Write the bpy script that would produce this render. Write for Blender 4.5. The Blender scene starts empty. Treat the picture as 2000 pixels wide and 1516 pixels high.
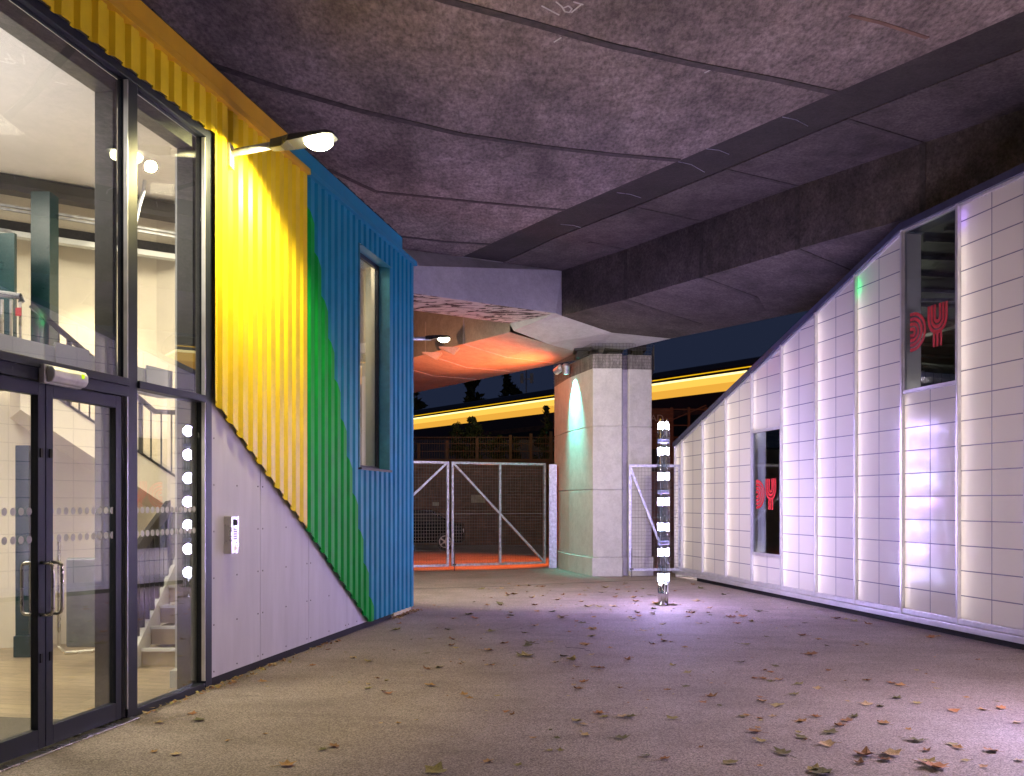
import bpy, math, random
from mathutils import Vector, Matrix
R = math.radians
scene = bpy.context.scene
COL = scene.collection
CAMZ, F, HX, HY = 1.65, 1900.0, 1000.0, 982.0

# ---------------------------------------------------------------- surveying helpers
def at(px, py, Y):                       # point at distance Y seen at photo pixel
    return Vector(((px-HX)/F*Y, Y, CAMZ+(HY-py)/F*Y))
def atz(px, py, z):                      # point at height z seen at photo pixel
    Y = (z-CAMZ)*F/(HY-py)
    return at(px, py, Y)
TH = math.atan(.187); TR = math.atan(.1895)
def fY(px, v=0.0):                       # world Y on the left facade
    # plane shifted inward by v
    a = (px-HX)/F
    return (4.339+v/math.cos(TH))/(.187-a)
def fl(px): return fY(px)/math.cos(TH)   # local y along left facade
def fz(px, py): return CAMZ+(HY-py)/F*fY(px)
def rY(px): return 7.768/((px-HX)/F+.1895)
def rl(px): return rY(px)/math.cos(TR)
def rz(px, py): return CAMZ+(HY-py)/F*rY(px)
ML = Matrix.Translation((-4.339, 0, 0)) @ Matrix.Rotation(-TH, 4, 'Z')
MR = Matrix.Translation((7.768, 0, 0)) @ Matrix.Rotation(TR, 4, 'Z')

# ---------------------------------------------------------------- materials
def new_mat(name):
    m = bpy.data.materials.new(name); m.use_nodes = True
    nt = m.node_tree; nt.nodes.clear()
    out = nt.nodes.new('ShaderNodeOutputMaterial')
    return m, nt, out
def N(nt, t, **kw):
    n = nt.nodes.new(t)
    for k, v in kw.items():
        if k in n.inputs: n.inputs[k].default_value = v
        else: setattr(n, k, v)
    return n
def c4(c): return (c[0], c[1], c[2], 1)
def pbr(name, col, rough=.6, metal=0, var=.12, scale=6, bump=0, bscale=60, col2=None, spec=.5, stretch=None, rvar=.1):
    m, nt, out = new_mat(name); L = nt.links.new
    b = N(nt, 'ShaderNodeBsdfPrincipled'); L(b.outputs[0], out.inputs[0])
    b.inputs['Metallic'].default_value = metal
    b.inputs['Specular IOR Level'].default_value = spec
    tc = N(nt, 'ShaderNodeTexCoord'); mp = N(nt, 'ShaderNodeMapping')
    L(tc.outputs['Object'], mp.inputs[0])
    if stretch: mp.inputs['Scale'].default_value = stretch
    n1 = N(nt, 'ShaderNodeTexNoise', Scale=scale, Detail=7.0, Roughness=.62); L(mp.outputs[0], n1.inputs[0])
    rp = N(nt, 'ShaderNodeValToRGB'); L(n1.outputs[0], rp.inputs[0])
    c2 = col2 or tuple(max(0, x*(1-var*2.2)) for x in col)
    c1 = tuple(min(1, x*(1+var)) for x in col)
    rp.color_ramp.elements[0].position = .34; rp.color_ramp.elements[1].position = .68
    rp.color_ramp.elements[0].color = c4(c2); rp.color_ramp.elements[1].color = c4(c1)
    L(rp.outputs[0], b.inputs['Base Color'])
    mr = N(nt, 'ShaderNodeMapRange'); L(n1.outputs[0], mr.inputs[0])
    mr.inputs[3].default_value = max(.02, rough-rvar); mr.inputs[4].default_value = min(1, rough+rvar)
    L(mr.outputs[0], b.inputs['Roughness'])
    if bump:
        n2 = N(nt, 'ShaderNodeTexNoise', Scale=bscale, Detail=4.0); L(mp.outputs[0], n2.inputs[0])
        bp = N(nt, 'ShaderNodeBump', Strength=bump, Distance=.02); L(n2.outputs[0], bp.inputs['Height'])
        L(bp.outputs[0], b.inputs['Normal'])
    return m
def emit(name, col, s):
    m, nt, out = new_mat(name)
    e = N(nt, 'ShaderNodeEmission', Color=c4(col), Strength=s); nt.links.new(e.outputs[0], out.inputs[0])
    return m
def glass(name, tint=(1, 1, 1), ior=1.5, gain=1.0):
    m, nt, out = new_mat(name); L = nt.links.new
    t = N(nt, 'ShaderNodeBsdfTransparent', Color=c4(tint)); g = N(nt, 'ShaderNodeBsdfGlossy', Roughness=.0)
    fr = N(nt, 'ShaderNodeFresnel', IOR=ior); mx = N(nt, 'ShaderNodeMixShader')
    mu = N(nt, 'ShaderNodeMath', operation='MULTIPLY'); mu.inputs[1].default_value = gain; mu.use_clamp = True
    ge = N(nt, 'ShaderNodeNewGeometry'); ir = N(nt, 'ShaderNodeMapRange'); L(ge.outputs['Backfacing'], ir.inputs[0])
    ir.inputs[3].default_value = ior; ir.inputs[4].default_value = 1/ior; L(ir.outputs[0], fr.inputs['IOR'])
    L(fr.outputs[0], mu.inputs[0]); L(mu.outputs[0], mx.inputs[0])
    L(t.outputs[0], mx.inputs[1]); L(g.outputs[0], mx.inputs[2]); L(mx.outputs[0], out.inputs[0])
    return m
def asphalt(name):
    m, nt, out = new_mat(name); L = nt.links.new
    b = N(nt, 'ShaderNodeBsdfPrincipled', Roughness=.8); L(b.outputs[0], out.inputs[0])
    tc = N(nt, 'ShaderNodeTexCoord')
    sp = N(nt, 'ShaderNodeTexVoronoi', Scale=115.0); L(tc.outputs['Object'], sp.inputs[0])
    r1 = N(nt, 'ShaderNodeValToRGB'); L(sp.outputs['Color'], r1.inputs[0])
    r1.color_ramp.elements[0].color = (.14, .115, .112, 1); r1.color_ramp.elements[1].color = (.45, .375, .355, 1)
    r1.color_ramp.elements[0].position = .12; r1.color_ramp.elements[1].position = .95
    n1 = N(nt, 'ShaderNodeTexNoise', Scale=.9, Detail=7.0, Roughness=.65); L(tc.outputs['Object'], n1.inputs[0])
    r2 = N(nt, 'ShaderNodeValToRGB'); L(n1.outputs[0], r2.inputs[0])
    r2.color_ramp.elements[0].color = (.74, .73, .72, 1); r2.color_ramp.elements[1].color = (1, 1, 1, 1)
    r2.color_ramp.elements[0].position = .33; r2.color_ramp.elements[1].position = .6
    # worn streaks, stretched
    mp = N(nt, 'ShaderNodeMapping'); mp.inputs['Scale'].default_value = (.5, 2.2, 1); mp.inputs['Rotation'].default_value = (0, 0, R(18))
    L(tc.outputs['Object'], mp.inputs[0])
    n3 = N(nt, 'ShaderNodeTexNoise', Scale=1.7, Detail=5.0); L(mp.outputs[0], n3.inputs[0])
    r3 = N(nt, 'ShaderNodeValToRGB'); L(n3.outputs[0], r3.inputs[0])
    r3.color_ramp.elements[0].color = (.9, .9, .9, 1); r3.color_ramp.elements[1].color = (1, 1, 1, 1)
    r3.color_ramp.elements[0].position = .38; r3.color_ramp.elements[1].position = .5
    m1 = N(nt, 'ShaderNodeMixRGB', blend_type='MULTIPLY', Fac=1.0); L(r1.outputs[0], m1.inputs[1]); L(r2.outputs[0], m1.inputs[2])
    m2 = N(nt, 'ShaderNodeMixRGB', blend_type='MULTIPLY', Fac=1.0); L(m1.outputs[0], m2.inputs[1]); L(r3.outputs[0], m2.inputs[2])
    L(m2.outputs[0], b.inputs['Base Color'])
    bp = N(nt, 'ShaderNodeBump', Strength=.5, Distance=.006); L(sp.outputs['Distance'], bp.inputs['Height']); L(bp.outputs[0], b.inputs['Normal'])
    return m
def concrete(name, col, dark=.5, patch=.8, streak=None, rough=.85):
    m, nt, out = new_mat(name); L = nt.links.new
    b = N(nt, 'ShaderNodeBsdfPrincipled', Roughness=rough); L(b.outputs[0], out.inputs[0])
    tc = N(nt, 'ShaderNodeTexCoord'); mp = N(nt, 'ShaderNodeMapping'); L(tc.outputs['Object'], mp.inputs[0])
    if streak: mp.inputs['Scale'].default_value = streak; 
    mp.inputs['Rotation'].default_value = (0, 0, R(0))
    a = N(nt, 'ShaderNodeTexNoise', Scale=patch, Detail=8.0, Roughness=.7); L(mp.outputs[0], a.inputs[0])
    f = N(nt, 'ShaderNodeTexNoise', Scale=22.0, Detail=6.0, Roughness=.75); L(mp.outputs[0], f.inputs[0])
    g = N(nt, 'ShaderNodeTexNoise', Scale=4.2, Detail=8.0, Roughness=.7); L(tc.outputs['Object'], g.inputs[0])
    def ramp(src, lo, p0, p1):
        r = N(nt, 'ShaderNodeValToRGB'); L(src.outputs[0], r.inputs[0])
        r.color_ramp.elements[0].color = (lo, lo, lo, 1); r.color_ramp.elements[1].color = (1, 1, 1, 1)
        r.color_ramp.elements[0].position = p0; r.color_ramp.elements[1].position = p1
        return r
    ra = ramp(a, dark, .34, .62); rf = ramp(f, dark*1.0, .36, .62); rg = ramp(g, .5+dark*.4, .36, .6)
    m1 = N(nt, 'ShaderNodeMixRGB', blend_type='MULTIPLY', Fac=1.0); L(ra.outputs[0], m1.inputs[1]); L(rf.outputs[0], m1.inputs[2])
    m3 = N(nt, 'ShaderNodeMixRGB', blend_type='MULTIPLY', Fac=1.0); L(m1.outputs[0], m3.inputs[1]); L(rg.outputs[0], m3.inputs[2])
    m2 = N(nt, 'ShaderNodeMixRGB', blend_type='MULTIPLY', Fac=1.0); L(m3.outputs[0], m2.inputs[1]); m2.inputs[2].default_value = c4(col)
    L(m2.outputs[0], b.inputs['Base Color'])
    bp = N(nt, 'ShaderNodeBump', Strength=.35, Distance=.02); L(f.outputs[0], bp.inputs['Height']); L(bp.outputs[0], b.inputs['Normal'])
    return m
def kalwall(name):
    m, nt, out = new_mat(name); L = nt.links.new
    p = N(nt, 'ShaderNodeBsdfPrincipled', Roughness=.22); p.inputs['Base Color'].default_value = (.78, .76, .71, 1)
    p.inputs['Specular IOR Level'].default_value = .55
    t = N(nt, 'ShaderNodeBsdfTranslucent', Color=(.86, .83, .80, 1)); mx = N(nt, 'ShaderNodeMixShader', Fac=.42)
    tc = N(nt, 'ShaderNodeTexCoord')
    n = N(nt, 'ShaderNodeTexNoise', Scale=2.3, Detail=3.0); L(tc.outputs['Object'], n.inputs[0])
    n2 = N(nt, 'ShaderNodeTexNoise', Scale=90.0, Detail=2.0); L(tc.outputs['Object'], n2.inputs[0])
    mr = N(nt, 'ShaderNodeMapRange'); L(n.outputs[0], mr.inputs[0]); mr.inputs[3].default_value = .13; mr.inputs[4].default_value = .24
    L(mr.outputs[0], p.inputs['Roughness'])
    ad = N(nt, 'ShaderNodeMath', operation='ADD'); sc = N(nt, 'ShaderNodeMath', operation='MULTIPLY'); sc.inputs[1].default_value = .012
    L(n2.outputs[0], sc.inputs[0]); L(n.outputs[0], ad.inputs[0]); L(sc.outputs[0], ad.inputs[1])
    bp = N(nt, 'ShaderNodeBump', Strength=.16, Distance=.05); L(ad.outputs[0], bp.inputs['Height']); L(bp.outputs[0], p.inputs['Normal'])
    L(p.outputs[0], mx.inputs[1]); L(t.outputs[0], mx.inputs[2]); L(mx.outputs[0], out.inputs[0])
    return m
def flake(name):
    m, nt, out = new_mat(name); L = nt.links.new
    b = N(nt, 'ShaderNodeBsdfPrincipled', Roughness=.8); L(b.outputs[0], out.inputs[0])
    tc = N(nt, 'ShaderNodeTexCoord'); mp = N(nt, 'ShaderNodeMapping'); L(tc.outputs['Object'], mp.inputs[0])
    mp.inputs['Rotation'].default_value = (0, 0, R(-30)); mp.inputs['Scale'].default_value = (1, 2.6, 1)
    n = N(nt, 'ShaderNodeTexNoise', Scale=2.6, Detail=8.0, Roughness=.62, Distortion=.6); L(mp.outputs[0], n.inputs[0])
    r = N(nt, 'ShaderNodeValToRGB'); L(n.outputs[0], r.inputs[0]); r.color_ramp.interpolation = 'CONSTANT'
    r.color_ramp.elements[0].color = (.035, .03, .03, 1); r.color_ramp.elements[1].color = (.55, .53, .5, 1); r.color_ramp.elements[1].position = .47
    L(r.outputs[0], b.inputs['Base Color']); return m
def bricks(name, c1, c2, mortar, scale=1.0, w=.22, h=.075, planks=False, rough=.85):
    m, nt, out = new_mat(name); L = nt.links.new
    b = N(nt, 'ShaderNodeBsdfPrincipled', Roughness=rough); L(b.outputs[0], out.inputs[0])
    tc = N(nt, 'ShaderNodeTexCoord'); mp = N(nt, 'ShaderNodeMapping'); L(tc.outputs['Object'], mp.inputs[0])
    if not planks: mp.inputs['Rotation'].default_value = (R(90), 0, 0)
    t = N(nt, 'ShaderNodeTexBrick', Scale=scale); L(mp.outputs[0], t.inputs[0])
    t.inputs['Color1'].default_value = c4(c1); t.inputs['Color2'].default_value = c4(c2); t.inputs['Mortar'].default_value = c4(mortar)
    t.inputs['Brick Width'].default_value = w; t.inputs['Row Height'].default_value = h; t.inputs['Mortar Size'].default_value = .004 if planks else .01
    n = N(nt, 'ShaderNodeTexNoise', Scale=3.0, Detail=8.0, Roughness=.6)
    mp2 = N(nt, 'ShaderNodeMapping'); L(tc.outputs['Object'], mp2.inputs[0]); mp2.inputs['Scale'].default_value = (1, 9, 1) if planks else (1, 1, 1)
    L(mp2.outputs[0], n.inputs[0])
    r = N(nt, 'ShaderNodeValToRGB'); L(n.outputs[0], r.inputs[0]); r.color_ramp.elements[0].color = (.55, .55, .55, 1); r.color_ramp.elements[0].position = .3; r.color_ramp.elements[1].position = .65
    mx = N(nt, 'ShaderNodeMixRGB', blend_type='MULTIPLY', Fac=1.0); L(t.outputs[0], mx.inputs[1]); L(r.outputs[0], mx.inputs[2])
    L(mx.outputs[0], b.inputs['Base Color']); return m

M = {}
M['asphalt'] = asphalt('ground asphalt')
M['yellow'] = pbr('yellow coated steel', (.80, .58, .02), .4, 0, .05, 3, .05, 8, rvar=.06, spec=.3)
M['yellow2'] = pbr('ochre flashing', (.66, .38, .02), .38, 0, .05, 3)
M['blue'] = pbr('blue coated steel', (.013, .22, .38), .42, 0, .07, 3, .05, 8, spec=.22)
M['green'] = pbr('green painted steel', (.004, .30, .045), .45, 0, .07, 3, .05, 8, spec=.12)
M['teal_rev'] = pbr('teal reveal', (.03, .20, .28), .4)
M['brownstripe'] = pbr('grey brown stripe', (.20, .16, .13), .6)  # grey-brown for one sloping facet per rib at the far blue end
M['cream'] = pbr('cream trim', (.75, .66, .36), .5)
M['board'] = pbr('pale cement board', (.56, .54, .60), .55, 0, .05, 1.6, .05, 40, stretch=(3, 3, .5))
M['navy'] = pbr('dark blue grey aluminium', (.020, .025, .042), .42, 0, .05, 3, spec=.28)
M['black'] = pbr('black gap', (.012, .012, .014), .8)
M['fin'] = pbr('dark grey steel fin', (.06, .06, .058), .45, 0, .05, 2)
M['plaster'] = pbr('warm white plaster', (.78, .72, .62), .8, 0, .03, 1.2)
M['ceil'] = pbr('interior ceiling', (.72, .69, .68), .85, 0, .03, 1.0)
M['tealsteel'] = pbr('teal painted steel', (.003, .03, .034), .3, 0, .08, 3)
M['wsteel'] = pbr('white painted steel', (.62, .64, .66), .45, 0, .06, 3)
M['rail'] = pbr('black painted rail', (.02, .019, .024), .35)
M['wood'] = bricks('oak floor planks', (.46, .37, .25), (.34, .27, .19), (.12, .09, .06), 1.0, 1.4, .16, True, .35)
M['carpet'] = pbr('entrance mat', (.12, .11, .09), .95, 0, .2, 60)
M['step'] = pbr('stair step wood', (.38, .31, .22), .5, 0, .1, 4)
M['steel'] = pbr('brushed steel', (.62, .60, .56), .28, 1, .05, 6)
M['galv'] = pbr('galvanised steel', (.55, .57, .62), .42, .75, .18, 14)
M['wire'] = pbr('dull steel wire', (.22, .20, .19), .6, .3)
M['alu'] = pbr('mill aluminium', (.70, .70, .73), .34, .6, .06, 5)
M['gridline'] = pbr('panel grid bar', (.20, .20, .29), .5)
M['kal'] = kalwall('translucent panel')
M['backing'] = pbr('white cavity lining', (.8, .78, .74), .7, 0, .03, 2)
M['trim'] = pbr('dark blue roof trim', (.05, .055, .11), .4, .2)
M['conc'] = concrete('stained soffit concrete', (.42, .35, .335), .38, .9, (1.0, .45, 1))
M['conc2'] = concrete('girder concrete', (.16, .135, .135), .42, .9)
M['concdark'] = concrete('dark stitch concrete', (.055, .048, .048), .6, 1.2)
M['joint'] = pbr('dark joint seal', (.07, .06, .06), .8, 0, .25, 12)
M['jointl'] = pbr('pale joint seal', (.62, .52, .5), .7)
M['wconc'] = concrete('white painted concrete', (.60, .60, .62), .86, .5)
M['wconc2'] = concrete('painted box girder', (.50, .42, .38), .82, .5)
M['pier'] = concrete('pale pier concrete', (.72, .71, .70), .88, .6)
M['raw'] = concrete('weathered raw concrete', (.50, .47, .46), .4, 2.0, (3, 3, .5))
M['flake'] = flake('flaking white paint')
M['fascia'] = pbr('pale bridge fascia', (.6, .5, .3), .7)
M['chrome'] = pbr('polished chrome', (.85, .85, .88), .06, 1, .02, 3, rvar=.02)
M['acrylic'] = glass('clear acrylic tube', (.90, .95, .97), 1.5, 2.6)
M['collar'] = pbr('frosted grey collar', (.35, .36, .45), .3, .2)
M['pane'] = glass('window glass', (.93, .95, .94), 1.52, 2.2)
M['pane_r'] = glass('dark window glass', (.80, .84, .86), 1.5, 1.0)
M['plastic'] = pbr('white plastic', (.75, .75, .78), .35)
M['dot'] = pbr('frosted film dot', (.62, .62, .64), .8)
M['red'] = pbr('red vinyl', (.50, .02, .03), .5)
M['dark'] = pbr('dark night paint', (.02, .019, .02), .6)
M['roofmetal'] = pbr('grey roof sheet', (.16, .18, .19), .5, .3)
M['duct'] = pbr('spiral duct steel', (.7, .7, .72), .25, 1)
M['brick'] = bricks('red brown brick', (.30, .13, .08), (.22, .09, .06), (.14, .11, .09), 1.0, .23, .08)
M['trainbody'] = pbr('train body paint', (.07, .022, .022), .3, .2, .1, 1)
M['trainroof'] = pbr('train roof paint', (.06, .055, .065), .5, 0, .1, 1)
M['rubber'] = pbr('tyre rubber', (.02, .02, .02), .8)
M['carpaint'] = pbr('dark car paint', (.012, .014, .02), .15, .3, .02, 2)
M['rim'] = pbr('alloy rim', (.5, .45, .42), .3, .9)
M['foliage'] = pbr('dark foliage', (.06, .085, .03), .7, 0, .4, 3)
M['bark'] = pbr('bark', (.08, .06, .04), .9)
M['rust'] = pbr('rust brown post', (.16, .08, .05), .7)
M['lampgrey'] = pbr('lamp housing grey', (.06, .06, .065), .45)
M['seam'] = pbr('tar seam', (.03, .028, .026), .85)
M['ruststain'] = pbr('rust stain', (.20, .12, .09), .9)
M['chalk'] = pbr('chalk mark', (.7, .7, .68), .9)
M['boardsign'] = pbr('pale notice board', (.5, .42, .32), .6)
LEAFC = [(.46, .26, .10), (.32, .16, .07), (.42, .34, .13), (.30, .26, .10), (.55, .40, .22), (.44, .20, .08), (.16, .15, .06)]
for i, c in enumerate(LEAFC): M['leaf%d' % i] = pbr('dry leaf', c, .75, 0, .3, 40)
M['e_lamp'] = emit('street lamp led', (1, .93, .55), 60)
M['e_lamp2'] = emit('far street lamp led', (1, .95, .6), 30)
M['e_bulb'] = emit('white led bulb', (.86, .88, 1), 45)
M['e_strip'] = emit('led edge strip', (1, .90, .93), 80)
M['e_win1'] = emit('train ceiling light', (1, .80, .33), 1.7)
M['e_win2'] = emit('lit train interior', (1, .56, .085), 1.0)
M['e_win3'] = emit('lit train seats', (.92, .45, .055), .8)
M['e_stripe'] = emit('train upper light', (1, .55, .01), .8)
M['e_spot'] = emit('ceiling spot lamp', (1, .9, .65), 12)
M['e_cyan'] = emit('cyan floodlight lens', (.25, 1, .85), 12)
M['e_orange'] = emit('orange floodlight lens', (1, .25, .03), 10)
M['e_tipgreen'] = emit('green led', (.03, 1, .30), 30)
M['e_tipviolet'] = emit('violet led', (.40, .25, 1), 25)
M['e_green'] = emit('charge indicator', (.5, .8, .02), 1.2)

# ---------------------------------------------------------------- mesh builder
class MB:
    def __init__(s): s.v = []; s.f = []; s.mi = []; s.m = 0
    def quad(s, *p):
        b = len(s.v); s.v += [tuple(q) for q in p]; s.f.append(tuple(range(b, b+len(p)))); s.mi.append(s.m)
    def box(s, x0, x1, y0, y1, z0, z1):
        if x0 > x1: x0, x1 = x1, x0
        if y0 > y1: y0, y1 = y1, y0
        if z0 > z1: z0, z1 = z1, z0
        s.hexa([(x0, y0, z0), (x1, y0, z0), (x1, y1, z0), (x0, y1, z0)], [(x0, y0, z1), (x1, y0, z1), (x1, y1, z1), (x0, y1, z1)])
    def hexa(s, lo, hi):
        b = len(s.v); n = len(lo); s.v += [tuple(q) for q in lo] + [tuple(q) for q in hi]
        s.f.append(tuple(b+i for i in reversed(range(n)))); s.f.append(tuple(b+n+i for i in range(n))); s.mi += [s.m]*2
        for i in range(n):
            j = (i+1) % n; s.f.append((b+i, b+j, b+n+j, b+n+i)); s.mi.append(s.m)
    def prism(s, pts, off):                     # pts 3D polygon, extruded by vector off
        o = Vector(off); s.hexa([Vector(p) for p in pts], [Vector(p)+o for p in pts])
    def bar(s, a, b, w, h=None, up=(0, 0, 1)):   # rectangular bar between two points
        a = Vector(a); b = Vector(b); h = h or w; d = (b-a).normalized(); u = Vector(up)
        if abs(d.dot(u)) > .99: u = Vector((1, 0, 0))
        sd = d.cross(u).normalized()*w/2; uu = sd.cross(d).normalized()*h/2
        s.hexa([a-sd-uu, a+sd-uu, a+sd+uu, a-sd+uu], [b-sd-uu, b+sd-uu, b+sd+uu, b-sd+uu])
    def tube(s, pts, r, n=12, caps=True):
        pts = [Vector(p) for p in pts]; rr = r if isinstance(r, (list, tuple)) else [r]*len(pts)
        rings = []; prev = None
        for i, p in enumerate(pts):
            d = (pts[min(i+1, len(pts)-1)]-pts[max(i-1, 0)]).normalized()
            if prev is None:
                u = Vector((0, 0, 1)) if abs(d.z) < .9 else Vector((1, 0, 0)); sd = d.cross(u).normalized()
            else: sd = (prev-d*prev.dot(d)).normalized()
            prev = sd; up = sd.cross(d); b = len(s.v)
            for k in range(n):
                a = 2*math.pi*k/n; s.v.append(tuple(p+(sd*math.cos(a)+up*math.sin(a))*rr[i]))
            rings.append(b)
        for a, b in zip(rings, rings[1:]):
            for k in range(n): s.f.append((a+k, a+(k+1) % n, b+(k+1) % n, b+k)); s.mi.append(s.m)
        if caps:
            s.f.append(tuple(rings[0]+k for k in reversed(range(n)))); s.f.append(tuple(rings[-1]+k for k in range(n))); s.mi += [s.m]*2
    def build(s, name, mats, parent=None, world=None, smooth=False, bevel=0, solid=0):
        me = bpy.data.meshes.new(name); me.from_pydata(s.v, [], s.f)
        mats = mats if isinstance(mats, list) else [mats]
        for m in mats: me.materials.append(M[m])
        me.polygons.foreach_set('material_index', s.mi)
        if smooth: me.polygons.foreach_set('use_smooth', [True]*len(s.f))
        me.validate(); me.update()
        o = bpy.data.objects.new(name, me); COL.objects.link(o)
        if parent:
            o.parent = parent
            if world is not None: o.matrix_parent_inverse = world.inverted()
        if bevel:
            b = o.modifiers.new('b', 'BEVEL'); b.width = bevel; b.segments = 2; b.limit_method = 'ANGLE'
        if solid:
            q = o.modifiers.new('s', 'SOLIDIFY'); q.thickness = solid; q.offset = 0
        return o
def tag(o, label=None, cat=None, group=None, kind=None):
    if label: o['label'] = label
    if cat: o['category'] = cat
    if group: o['group'] = group
    if kind: o['kind'] = kind
    return o
def empty(name, loc=(0, 0, 0), rz=0):
    e = bpy.data.objects.new(name, None); COL.objects.link(e); e.empty_display_size = .2
    e.location = loc; e.rotation_euler = (0, 0, rz); return e
def text_mesh(s, size, depth=.004):
    cu = bpy.data.curves.new('t', 'FONT'); cu.body = s; cu.size = size; cu.extrude = depth; cu.align_x = 'CENTER'
    o = bpy.data.objects.new('t', cu); COL.objects.link(o)
    bpy.context.view_layer.update()
    me = bpy.data.meshes.new_from_object(o.evaluated_get(bpy.context.evaluated_depsgraph_get()))
    bpy.data.objects.remove(o); return me
def light(name, typ, loc, energy, col, size=.1, parent=None, target=None, **kw):
    l = bpy.data.lights.new(name, typ); l.energy = energy; l.color = col
    if typ == 'AREA':
        l.shape = 'RECTANGLE'; l.size = size; l.size_y = kw.get('size_y', size)
        if 'spread' in kw: l.spread = kw['spread']
    else: l.shadow_soft_size = size
    if typ == 'SPOT': l.spot_size = kw.get('spot', R(120)); l.spot_blend = kw.get('blend', .3)
    o = bpy.data.objects.new(name, l); COL.objects.link(o); o.location = loc
    if target is not None:
        o.rotation_euler = (Vector(target)-Vector(loc)).to_track_quat('-Z', 'Y').to_euler()
    return o

# ================================================================ camera + world
cam = bpy.data.cameras.new('camera'); co = bpy.data.objects.new('camera', cam); COL.objects.link(co)
co.location = (0, 0, CAMZ); co.rotation_euler = (R(90), 0, 0)
cam.sensor_width = 36; cam.lens = 36*F/2000; cam.shift_y = (HY-758)/2000; cam.clip_end = 3000; cam.clip_start = .05
scene.camera = co
w = bpy.data.worlds.new('World'); scene.world = w; w.use_nodes = True
nt = w.node_tree; bg = nt.nodes['Background']
sky = nt.nodes.new('ShaderNodeTexSky'); sky.sky_type = 'NISHITA'; sky.sun_disc = False
sky.sun_elevation = R(-2.5); sky.sun_rotation = R(200)
skm = nt.nodes.new('ShaderNodeMixRGB'); skm.inputs[0].default_value = .08; skm.inputs[1].default_value = (.10, .15, .34, 1)
nt.links.new(sky.outputs[0], skm.inputs[2]); nt.links.new(skm.outputs[0], bg.inputs[0]); bg.inputs[1].default_value = .11
scene.view_settings.view_transform = 'Standard'; scene.view_settings.look = 'None'
scene.view_settings.exposure = .25; scene.view_settings.gamma = 1

# ================================================================ ground
g = MB(); g.box(-600, 600, -60, 1200, -.5, 0); tag(g.build('ground', 'asphalt'), kind='structure')
g = MB()
sp = [atz(600, 1152, 0), atz(800, 1151, 0), atz(900, 1148, 0), atz(1000, 1145, 0), atz(1090, 1140, 0), atz(1230, 1135, 0), atz(1330, 1131, 0)]
for a, b in zip(sp, sp[1:]):
    g.quad((a.x, a.y-.03, .004), (b.x, b.y-.03, .004), (b.x, b.y+.03, .004), (a.x, a.y+.03, .004))
tag(g.build('path_seam', 'seam'), kind='structure')

def crack(pts, wd):
    g = MB(); r = random.Random(len(pts)*7+int(wd*1000)); P = []
    for (a, b), (c, d) in zip(pts, pts[1:]):
        for k in range(8): t = k/8; P.append(atz(a+(c-a)*t+r.uniform(-3, 3), b+(d-b)*t+r.uniform(-.8, .8), 0))
    for a, b in zip(P, P[1:]):
        w1 = wd*r.uniform(.5, 1.2)
        g.quad((a.x, a.y-w1, .004), (b.x, b.y-w1, .004), (b.x, b.y+w1, .004), (a.x, a.y+w1, .004))
    tag(g.build('path_crack', 'seam'), kind='structure')
crack([(850, 1272), (960, 1283), (1020, 1272), (1080, 1268)], .006)
crack([(1105, 1264), (1140, 1268), (1160, 1276)], .02)
crack([(1400, 1188), (1560, 1206), (1700, 1224)], .008)
crack([(940, 1238), (1010, 1225), (1040, 1214)], .008)
# ================================================================ viaduct
via = empty('viaduct', (1.5, 20, 0))
tag(via, 'concrete motorway viaduct whose stained soffit, box girder and white crosshead roof the yard', 'viaduct')
VW = Matrix.Translation((1.5, 20, 0))
Z0, ZI = 6.49, 5.53
mainedge_px = [(911, 498), (1103, 410), (1329, 313), (1637, 179), (1791, 113), (2000, 22)]
bandedge_px = [(982, 514), (1081, 467), (1241, 404), (1422, 330), (1648, 236), (1967, 110)]
me_ = [atz(x, y, Z0) for x, y in mainedge_px]; be_ = [atz(x, y, Z0) for x, y in bandedge_px]
def ext(p, q, t): return q+(q-p).normalized()*t
me_.append(ext(me_[-2], me_[-1], 14)); be_.append(ext(be_[-2], be_[-1], 14))
me_.insert(0, atz(800, 545.5, Z0)); me_.insert(0, ext(me_[1], me_[0], 14))
def flat(name, near, far, z, th, mat, parent=via):
    m = MB(); n = len(near)
    lo = [Vector((p.x, p.y, z)) for p in near]+[Vector((p.x, p.y, z)) for p in reversed(far)]
    # strips for convexity
    for i in range(n-1):
        a, b, c, d = near[i], near[i+1], far[i+1], far[i]
        m.quad((a.x, a.y, z), (b.x, b.y, z), (c.x, c.y, z), (d.x, d.y, z))
        m.quad((a.x, a.y, z+th), (d.x, d.y, z+th), (c.x, c.y, z+th), (b.x, b.y, z+th))
        m.quad((a.x, a.y, z), (a.x, a.y, z+th), (b.x, b.y, z+th), (b.x, b.y, z))
        m.quad((d.x, d.y, z), (c.x, c.y, z), (c.x, c.y, z+th), (d.x, d.y, z+th))
    return m.build(name, mat, parent, VW)
lft = Vector((-.87, -.5, 0))*17
flat('deck_soffit', me_, [p+lft for p in me_], Z0, .45, 'conc')
# stitch band, slightly recessed
cA = atz(880, 499, Z0); cB = atz(1097, 529, Z0)
bl = [me_[2]]+me_[3:]; br = be_
bl = [p+Vector((-.3, -.15, 0)) for p in me_[2:]]; br = [p.copy() for p in be_]
bl[0] = bl[0]+(bl[0]-bl[1]).normalized()*.4; br0 = br[0]
flat('deck_stitch', bl, br, Z0+.015, .40, 'concdark')
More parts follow.
